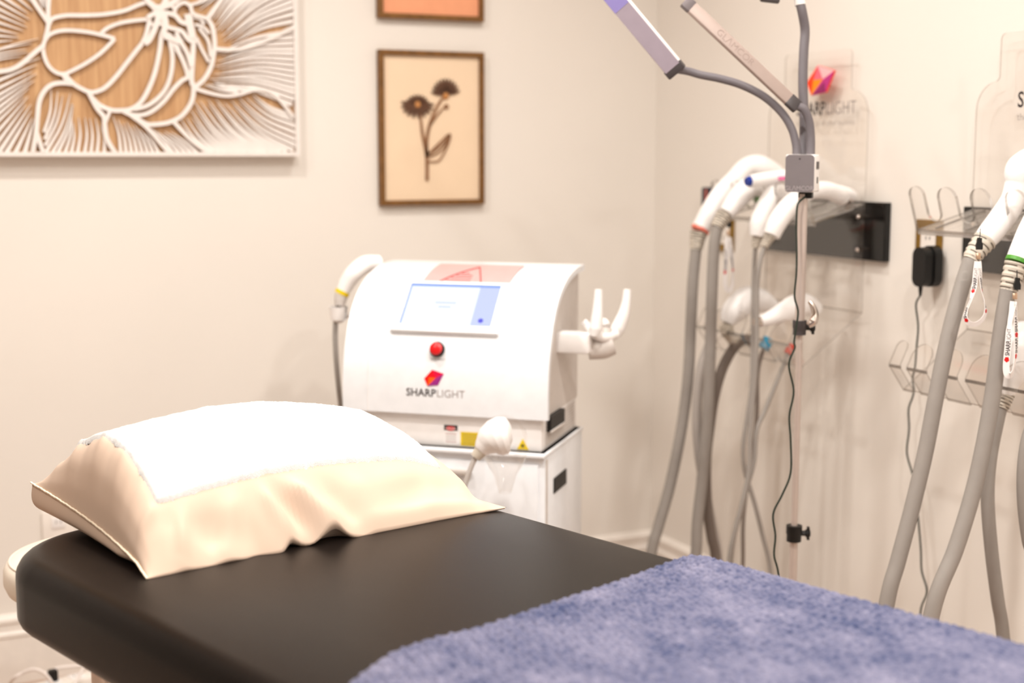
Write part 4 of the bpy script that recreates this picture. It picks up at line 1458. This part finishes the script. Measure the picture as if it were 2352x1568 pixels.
MB().prism(rrect(BWd - .002, BHt - .001, .008), fc, bu, EZ, .0025).build('face_plate', M_BRUSH, bxp)
MB().text('GLΛMCOR', .0125, BXF @ Vector((0, -BHt / 2 + .004, .0026)), bu, EZ, offset=-.00002, squeeze=.98, lift=.0003).build('lettering', mat('pale_grey_ink', (168, 160, 160), .5), bxp)
MB().lathe([(0, .0012), (.0016, .0012), (.0016, 0)], BXF @ Matrix.Translation((0, BHt / 2 - .009, .0022)), 12).build('indicator_light', M_INK, bxp)
SFm = frame(BXF @ Vector((BWd / 2, 0, -BDp / 2)), -bn, EZ)
MB().box((0, .016, .0004), (.024, .0155, .0012), .0003, SFm).build('dial_window', M_DGREY, bxp)
MB().box((0, -.014, .0004), (.007, .013, .0012), .0003, SFm).build('usb_port', M_BLACK, bxp)
MB().box((.008, -BHt / 2 - .006, -BDp / 2), (.028, .014, .02), .003, BXF).build('power_socket', M_BLACK, bxp)
LP_ = lambda x, y, D=LD: at(x, y, D=D)
# arms
MB().tube([LP_(1829, 356), LP_(1828, 332), LP_(1818, 295), LP_(1795, 258), LP_(1755, 222), LP_(1705, 196), LP_(1655, 181), LP_(1610, 172), LP_(1582, 164), LP_(1558, 160, 2.89)], .0082, 16).build('gooseneck', M_GREY, lampt, True)
MB().tube([LP_(1862, 356, 2.89), LP_(1862, 315, 2.89), LP_(1858, 278, 2.885), LP_(1848, 253, 2.88), LP_(1834, 244, 2.88)], .0088, 16).build('gooseneck', M_GREY, lampt, True)
MB().tube([LP_(1845, 356, 2.92), LP_(1847, 280, 2.93), LP_(1844, 190, 2.93), LP_(1846, 120, 2.93), LP_(1849, 70, 2.93), LP_(1843, 30, 2.92), LP_(1837, 5, 2.92)], .0098, 16).build('gooseneck', M_GREY, lampt, True)
MB().tube([LP_(1838, 12, 2.92), LP_(1836, -4, 2.92), LP_(1833, -30, 2.92)], [.0115, .0115, .009], 16).build('arm_collar', M_WHITE, lampt, 40)


def light_bar(pa, pb, wdir, width, thick, mats, cap=(.03, .03)):
    """bar from pa to pb, wide along wdir; returns its frame. parts: housing, diffuser, two end caps"""
    a, b = Vector(pa), Vector(pb)
    ax = (b - a).normalized()
    w = (Vector(wdir) - ax * Vector(wdir).dot(ax)).normalized()
    Lb = (b - a).length
    F_ = frame(a, ax, w)
    hs = MB().box((Lb / 2, 0, 0), (Lb - .02, width, thick), .003, F_, 2).build('light_bar', mats[0], lampt, 40)
    MB().box((cap[0] / 2, 0, 0), (cap[0], width + .001, thick + .001), .003, F_, 2).build('end_cap', mats[1], hs, 40)
    MB().box((Lb - cap[1] / 2, 0, 0), (cap[1], width + .001, thick + .001), .003, F_, 2).build('end_cap', mats[2], hs, 40)
    return hs, F_, Lb


toward = -FW
# bar 1: its dull lavender diffuser faces the viewer
M_DIFF = mat('lavender_diffuser', (168, 156, 168), .18, bump=(.2, 1600))
M_DIFFP = mat('violet_diffuser', (150, 140, 200), .18)
pa, pb = at(1557, 168, D=2.88), at(1318, -118, D=2.84)
ax_ = (pb - pa).normalized()
nrm1 = (toward * cos(radians(24)) + (UP * -.64 - RT * .77) * sin(radians(24))).normalized()
hs, F1, L1 = light_bar(pa, pb, ax_.cross(nrm1), .041, .017, (M_WHITE, M_DGREY, M_DGREY), (.020, .02))
sg = 1 if F1.to_3x3().col[2].dot(nrm1) > 0 else -1
MB().box((L1 / 2, 0, sg * .0086), (L1 - .03, .036, .0012), .0004, F1).build('diffuser', M_DIFF, hs)
MB().box((.62 * L1 + .04, 0, sg * .0093), (L1 * .42, .036, .0006), 0, F1).build('violet_film', M_DIFFP, hs)
# bar 2: back of the bar with the maker's name
pa, pb = at(1833, 248, D=2.88), at(1572, 2, D=2.86)
ax_ = (pb - pa).normalized()
nrm2 = (toward * cos(radians(14)) + (UP * .7 + RT * .7) * sin(radians(14))).normalized()
hs, F2, L2_ = light_bar(pa, pb, ax_.cross(nrm2), .0265, .012, (M_TAUPE, M_DGREY, M_BRUSH), (.028, .022))
sg = 1 if F2.to_3x3().col[2].dot(nrm2) > 0 else -1
wv = F2.to_3x3().col[1] * sg
tu = -F2.to_3x3().col[0]
tn = F2.to_3x3().col[2] * sg
MB().text('GLΛMCOR', .0205, F2 @ Vector((.56 * L2_, 0, 0)) + tn * .0062 - tn.cross(tu) * .007, tu, tn.cross(tu), lift=.0003, offset=-.0002).build('lettering', mat('faint_taupe_ink', (160, 141, 133), .5), hs)
# phone clip at the top of the third arm
pc = at(1768, -8, D=2.9)
MB().box((0, 0, 0), (.04, .024, .018), .004, frame(pc, (RT - UP * .12), UP)).build('phone_clip', M_DGREY, lampt, 40)
MB().tube([at(1790, -14, D=2.9), at(1812, -22, D=2.91), at(1833, -26, D=2.92)], .007, 12).build('clip_arm', M_DGREY, lampt, True)
# its cord
cc_ = [LP_(1850, 452, 2.895), LP_(1838, 461, 2.885), LP_(1831, 475, 2.88), LP_(1829, 520, 2.88), LP_(1830, 580, 2.88), LP_(1829, 630, 2.88), LP_(1825, 680, 2.88), LP_(1833, 715, 2.88), LP_(1828, 755, 2.88), LP_(1824, 785, 2.88), LP_(1825, 800, 2.88), LP_(1812, 838, 2.88), LP_(1823, 898, 2.88), LP_(1813, 955, 2.88), LP_(1816, 1010, 2.88), LP_(1816, 1085, 2.88), LP_(1797, 1135, 2.88), LP_(1776, 1180, 2.88), LP_(1781, 1230, 2.88), LP_(1778, 1275, 2.88), LP_(1788, 1318, 2.88), LP_(1795, 1420, 2.88)]
cc_ += [Vector((cc_[-1].x, cc_[-1].y, .2)), Vector((cc_[-1].x + .05, cc_[-1].y - .04, .012)), Vector((cc_[-1].x + .25, cc_[-1].y - .2, .008))]
cord('lamp_cord', 'thin dark green cord hanging in waves beside the lamp pole', cc_, .0021, M_CORD, 'cord', n=6)

# ------------------------------------------------------------------ clear acrylic wall racks
XP = 2.262                      # face of the acrylic panel


def rack(dy, label, plate_label, word, letters):
    """dy shifts the right-hand rack along the wall"""
    yl, yr = 2.392 + dy, 1.992 + dy                    # left and right edge seen from the room
    yc = (yl + yr) / 2
    pl = thing('backing_plate', plate_label, 'mounting plate', (X1, yc, 1.11))
    MB().box((X1 - .009, (2.432 + 1.932) / 2 + dy, 1.18), (.018, .50, .142), .002).build('plate', M_BLACKG, pl)
    r = thing('acrylic_rack', label, 'wall rack', (XP, yc, .85))
    # bottle-shaped panel: u is to the right
    hw_, nk = .20, .135
    poly = []

    def arc(cx, cy, rad, a0, a1, n=8):
        for k in range(n + 1):
            an = radians(a0 + (a1 - a0) * k / n)
            poly.append((cx + rad * cos(an), cy + rad * sin(an)))
    poly.append((hw_, .98))
    arc(hw_ - .06, 1.46, .06, 0, 90)
    arc(nk + .012, 1.532, .012, 270, 180, 5)
    arc(nk - .014, 1.606, .014, 0, 90, 5)
    arc(-nk + .014, 1.606, .014, 90, 180, 5)
    arc(-nk - .012, 1.532, .012, 0, -90, 5)
    arc(-hw_ + .06, 1.46, .06, 90, 180)
    poly.append((-hw_, .98))
    MB().prism(poly, (XP, yc, 0), -EY, EZ, .004, 1, 0).build('back_panel', [M_CLEAR, M_EDGE], r)
    # stand-off screws
    for yy in (yr + .014, yl - .014):
        for zz in (1.135, 1.215):
            MB().lathe([(0, .012), (.0035, .012), (.0055, .009), (.0055, .004), (.004, .002), (.004, -.018), (0, -.018)], axis_frame((XP - .002, yy, zz), (-1, 0, 0)), 16).build('standoff_screw', M_CHROME, r, True)
    # upper shelf, sloping a little, with a lip and wavy comb
    m_ = MB()
    A, B = Vector((XP, yl, 1.243)), Vector((2.112, yl, 1.203))
    uu = (B - A).normalized()
    m_.prism([(0, 0), ((B - A).length, 0), ((B - A).length, .4), (0, .4)], A, uu, -EY, .004, 1, 0)
    m_.build('upper_shelf', [M_CLEAR, M_EDGE], r)
    for q in (.045, .135, .17, .26, .355):
        st_ = MB()
        st_.prism([(.012, q), ((B - A).length - .004, q), ((B - A).length - .004, q + .006), (.012, q + .006)], A + EZ * .0045, uu, -EY, .004, 1, 0)
        st_.build('shelf_rib', [M_CLEAR, M_EDGE], r)
    m_ = MB()
    lipo = Vector((2.112, yl, 1.203))
    m_.box((2.112, yc, 1.2), (.007, .40, .010), .001)
    m_.build('shelf_lip', [M_EDGE], r)
    vdir = Vector((-.030, 0, .095)).normalized()
    poly = [(0, 0)]
    sl = [.065, .160, .255, .350]
    hT, sb, sr = .103, .026, .0205
    pr = 0.0
    for i, c_ in enumerate(sl + [None]):
        right = (c_ - sr) if c_ is not None else .40
        rad = (right - pr) / 2
        for k in range(13):
            an = pi - pi * k / 12
            poly.append(((pr + right) / 2 + rad * cos(an), hT - rad + rad * sin(an) * .95))
        if c_ is not None:
            for k in range(1, 12):
                an = pi + pi * k / 12
                poly.append((c_ + sr * cos(an), sb + sr + sr * sin(an)))
            pr = c_ + sr
    poly.append((.40, 0))
    cb = MB()
    cb.prism(poly, lipo, -EY, vdir, .0075, 1, 0)
    cb.build('upper_comb', [M_CLEAR, M_EDGE], r)
    # lower rack: sheet bends out, then up into separate tongues
    m_ = MB()
    A, B = Vector((XP, yl, .98)), Vector((2.088, yl, .858))
    uu = (B - A).normalized()
    m_.prism([(0, 0), ((B - A).length, 0), ((B - A).length, .4), (0, .4)], A, uu, -EY, .004, 1, 0)
    m_.build('lower_shelf', [M_CLEAR, M_EDGE], r)
    edges = [(0, .034), (.056, .115), (.138, .205), (.230, .295), (.320, .40)]
    for (e0, e1) in edges:
        w_ = e1 - e0
        tg_ = MB()
        v1 = Vector((2.045 - 2.088, 0, .916 - .858))
        tg_.prism([(e0, 0), (e1, 0), (e1, v1.length), (e0, v1.length)], B, -EY, v1.normalized(), .004, 1, 0)
        # rounded tab leaning back towards the wall
        v2 = Vector((.028, 0, .056)).normalized()
        rad = w_ / 2
        pp = [(e0, 0)]
        pp += [(e0 + rad - rad * cos(pi * k / 12), max(.0, .058 - rad) + min(rad, .058) * sin(pi * k / 12)) for k in range(13)]
        pp += [(e1, 0)]
        tg_.prism(pp, B + v1, -EY, v2, .004, 1, 0)
        tg_.box((2.045, yl - (e0 + e1) / 2, .9145), (.006, w_, .007), .0008, mi=1)
        tg_.build('tongue', [M_CLEAR, M_EDGE], r)
    # raised logo and word mark
    fo = Vector((XP - .0045, yc, 0))
    logo(r, fo + EZ * 1.549 - EY * .022, -EY, EZ, .074, .006, 'logo_block', LOGO_F, 1.64)
    for body, sz, z_, o0, wd_, off, mm_ in (('SHARP', .046, 1.464, -.079, .116, .0007, M_INK), ('LIGHT', .046, 1.464, .041, .115, -.0007, M_INK if letters else M_INKL), ('the energy of your success', .021, 1.4365, -.078, .233, -.0003, M_INKL if letters else M_INKF)):
        c_ = bpy.data.curves.new('t', 'FONT')
        c_.body, c_.size = body, sz
        ob_ = bpy.data.objects.new('t', c_)
        col.objects.link(ob_)
        bpy.context.view_layer.update()
        nat = ob_.dimensions.x
        bpy.data.objects.remove(ob_)
        MB().text(body, sz, fo + EZ * z_ - EY * o0, -EY, EZ, offset=off, align='LEFT', squeeze=wd_ / nat, lift=.0005).build('lettering', mm_, r)
    return r


rack(.76, 'clear acrylic wall rack with coloured logo behind the lamp', 'glossy black plate on the wall behind the lamp pole', 1, False)
rack(0, 'clear acrylic wall rack with empty hooks at the right edge', 'glossy black plate on the wall at the right edge', 1, True)


# ------------------------------------------------------------------ brass outlets, adapters
def brass_outlet(y0, y1, z0, z1, label):
    yc, zc_ = (y0 + y1) / 2, (z0 + z1) / 2
    t = thing('brass_outlet', label, 'outlet', (X1, yc, z0))
    w_ = .017
    pm = MB()
    for (a_, b_, c_, d_) in ((y0, y1, z1 - .024, z1), (y0, y1, z0, z0 + .02), (y0, y0 + w_, z0 + .02, z1 - .024), (y1 - w_, y1, z0 + .02, z1 - .024)):
        pm.box((X1 - .004, (a_ + b_) / 2, (c_ + d_) / 2), (.008, abs(b_ - a_), d_ - c_), .0015)
    pm.build('brass_plate', M_BRASS, t, 40)
    so = MB().box((X1 - .004, yc, zc_ - .002), (.007, (y1 - y0) - 2 * w_, z1 - z0 - .044), .001).build('socket_insert', M_TRIM, t)
    mm = MB()
    for dz in (.02, -.025):
        for dy_ in (-.006, .006):
            mm.box((X1 - .0078, yc + dy_, zc_ + dz), (.001, .002, .008))
    mm.build('slot', M_BLACK, so)
    return t


brass_outlet(2.512, 2.596, 1.092, 1.216, 'brass outlet plate on the right wall behind the big black adapter')
brass_outlet(3.345, 3.43, 1.092, 1.216, 'brass outlet plate half hidden behind the hoses near the corner')
# big adapter with its cord
ac = at(2119, 612, X=X1 - .05)
ad = thing('power_adapter', 'black power adapter plugged in beside the right-hand rack', 'power adapter', (X1 - .04, ac.y, ac.z))
MB().prism(rrect(.048, .094, .022, 8), (X1 - .012, ac.y, ac.z), -EY, EZ, .022).build('back_shell', M_BLACK, ad, 40)
MB().prism(rrect(.043, .090, .020, 8), (X1 - .034, ac.y + .002, ac.z - .001), -EY, EZ, .026).build('front_shell', M_BLACK, ad, 40)
sp_ = Vector((X1 - .05, ac.y + .004, ac.z - .042))
MB().tube([sp_ + EZ * .006, sp_ - EZ * .012, sp_ - EZ * .026], [.006, .0045, .0028], 12).build('cord_relief', M_BLACK, ad, True)
Q = lambda x, y: at(x, y, X=X1 - .045)
ap = [sp_ - EZ * .024, Q(2104, 700), Q(2109, 750), Q(2105, 800), Q(2102, 840), Q(2096, 870), Q(2099, 895), Q(2096, 912), Q(2087, 940), Q(2088, 985), Q(2083, 1030), Q(2086, 1055), Q(2100, 1105), Q(2108, 1180), Q(2115, 1260), Q(2117, 1310), Q(2129, 1357), Q(2116, 1395), Q(2112, 1440)]
ap += [Vector((X1 - .05, ap[-1].y, .2)), Vector((X1 - .06, ap[-1].y + .02, .02))]
cord('adapter_cord', 'thin dark cord hanging from the black adapter down the right wall', ap, .0022, M_CORD, 'cord', n=6)
ac2 = at(1620, 450, X=X1 - .03)
ad2 = thing('power_adapter', 'small dark adapter on the wall near the corner, left of the hoses', 'power adapter', (X1 - .02, ac2.y, ac2.z))
MB().box((X1 - .018, ac2.y - .012, ac2.z - .01), (.036, .05, .07), .004).build('shell', mat('navy_plastic', (22, 28, 48), .4), ad2, 40)
MB().box((X1 - .037, ac2.y - .014, ac2.z - .01), (.001, .006, .06), 0, None).build('label_stripe', M_SALMON, ad2)


# ------------------------------------------------------------------ lanyards
def lanyard(label, path, twist, width, top, clip, crimp, texts, logos):
    t = thing('wrist_lanyard', label, 'lanyard', path[len(path) // 2], 'printed wrist lanyards')
    P = crom(path, 14)
    n = len(P)
    S = [0.]
    for i in range(1, n):
        S.append(S[-1] + (P[i] - P[i - 1]).length)
    TW = resample([radians(v) for v in twist], n, len(twist))
    fr_l = []
    for i in range(n):
        tg_ = (P[min(i + 1, n - 1)] - P[max(i - 1, 0)]).normalized()
        w = tg_.cross(-FW).normalized()
        w = (Matrix.Rotation(TW[i], 3, tg_) @ w)
        fr_l.append((P[i], w, w.cross(tg_).normalized()))

    def ev(s, y, lift=.0):
        s = min(max(s, 0), S[-1])
        i = int(np.searchsorted(S, s)) - 1
        i = min(max(i, 0), n - 2)
        f = (s - S[i]) / max(S[i + 1] - S[i], 1e-9)
        p = fr_l[i][0].lerp(fr_l[i + 1][0], f)
        w = fr_l[i][1].lerp(fr_l[i + 1][1], f).normalized()
        nn = fr_l[i][2].lerp(fr_l[i + 1][2], f).normalized()
        return p + w * y + nn * lift
    m_ = MB()
    rows = []
    for i in range(n):
        p, w, nn = fr_l[i]
        rows.append([m_.bm.verts.new(p + w * (width / 2 * q) + nn * z) for q, z in ((-1, -.0005), (1, -.0005), (1, .0005), (-1, .0005))])
    for i in range(n - 1):
        for k in range(4):
            m_.bm.faces.new([rows[i][k], rows[i][(k + 1) % 4], rows[i + 1][(k + 1) % 4], rows[i + 1][k]])
    m_.bm.faces.new(rows[0])
    m_.bm.faces.new(rows[-1][::-1])
    strap = m_.build('strap', mat('white_satin', (246, 240, 238), .5), t, 40)
    for (s0, dir_, side) in texts:
        f0 = s0 * S[-1]
        sz = width * .95
        for word, off, al in (('SHARP', .0002, 0), ('LIGHT', -.00015, 1)):
            adv = [0]
            wlen = sz * 2.2
            fn = lambda x, y, a=al: ev(f0 + dir_ * (x + a * wlen), -dir_ * (y - sz * .35) * 1.0, side * .0009)
            MB().text(word, sz, (0, 0, 0), EX, EY, offset=off, align='LEFT', squeeze=.78, fn=fn).build('lettering', M_INK, strap, recalc=False)
    for (s0, side) in logos:
        f0 = s0 * S[-1]
        m2 = MB()
        m2.face([ev(f0 + width * .45 * cos(2 * pi * k / 5), width * .42 * sin(2 * pi * k / 5), side * .0009) for k in range(5)])
        m2.build('printed_logo', M_RED, strap, recalc=False)
    MB().tube(top, .0009, 6).build('cord_loop', M_BLACK, t, True)
    ck, cd = clip
    CF = frame(ck, RT, UP)
    cp_ = MB().prism([(-.0055, -.011), (.0055, -.011), (.0062, -.002), (.0042, .004), (.0045, .011), (-.003, .012), (-.0045, .004), (-.0065, -.002)], ck + FW * .003, RT, UP, .007).build('clip', M_BLACK, t)
    MB().box((0, 0, 0), (.009, .012, .003), .001, frame(crimp, RT, UP)).build('metal_crimp', M_BRASS if False else mat('pale_copper', (206, 176, 150), .3, .8), t, 40)
    return t


LQ = lambda x, y, D=2.72: at(x, y, D=D)
lanyard('printed white wrist lanyard in a wide loop below the large slanting handpiece',
        [LQ(2244, 600), LQ(2241, 625), LQ(2238, 655), LQ(2231, 685), LQ(2221, 710), LQ(2217, 728), LQ(2226, 742), LQ(2242, 744), LQ(2257, 733), LQ(2264, 715), LQ(2260, 690), LQ(2254, 660), LQ(2251, 625), LQ(2248, 600)],
        [0, 5, 20, 78, 86, 50, 30, 25, 30, 45, 80, 60, 30, 5], .0098,
        [LQ(2252, 525, 2.735), LQ(2251, 540, 2.73), LQ(2249, 552, 2.72)], (LQ(2249, 560), 0), LQ(2247, 588), [(.20, -1, 1), (.42, -1, 1), (.66, 1, 1), (.80, 1, 1)], [(.215, 1), (.435, 1), (.64, 1), (.79, 1)])
LQ2 = lambda x, y, D=2.70: at(x, y, D=D)
lanyard('printed white wrist lanyard hanging from the green-ringed handpiece at the right edge',
        [LQ2(2328, 692), LQ2(2324, 715), LQ2(2319, 745), LQ2(2317, 775), LQ2(2314, 805), LQ2(2311, 840), LQ2(2313, 858), LQ2(2320, 862), LQ2(2327, 850), LQ2(2333, 815), LQ2(2334, 775), LQ2(2333, 735), LQ2(2332, 692)],
        [20, 60, 70, 20, 0, 0, 10, 30, 60, 50, 35, 40, 50], .0125,
        [LQ2(2336, 612, 2.71), LQ2(2336, 630, 2.70), LQ2(2336, 642, 2.70)], (LQ2(2336, 652), 0), LQ2(2331, 680), [(.36, -1, 1), (.66, 1, 1), (.80, 1, 1)], [(.385, 1), (.64, 1), (.78, 1)])
LQ3 = lambda x, y, D=3.62: at(x, y, D=D)
lanyard('blurred white wrist lanyard looped below the rack behind the lamp',
        [LQ3(1671, 545), LQ3(1669, 575), LQ3(1667, 610), LQ3(1665, 640), LQ3(1668, 660), LQ3(1675, 667), LQ3(1682, 655), LQ3(1683, 625), LQ3(1680, 590), LQ3(1675, 545)],
        [10, 30, 50, 55, 40, 20, 40, 60, 40, 10], .0125,
        [LQ3(1678, 485), LQ3(1677, 495), LQ3(1676, 502)], (LQ3(1675, 512), 0), LQ3(1673, 535), [(.30, -1, 1), (.72, 1, 1)], [(.32, 1), (.70, 1)])

for o_ in TMP:
    if '_b' in o_:
        del o_['_b']
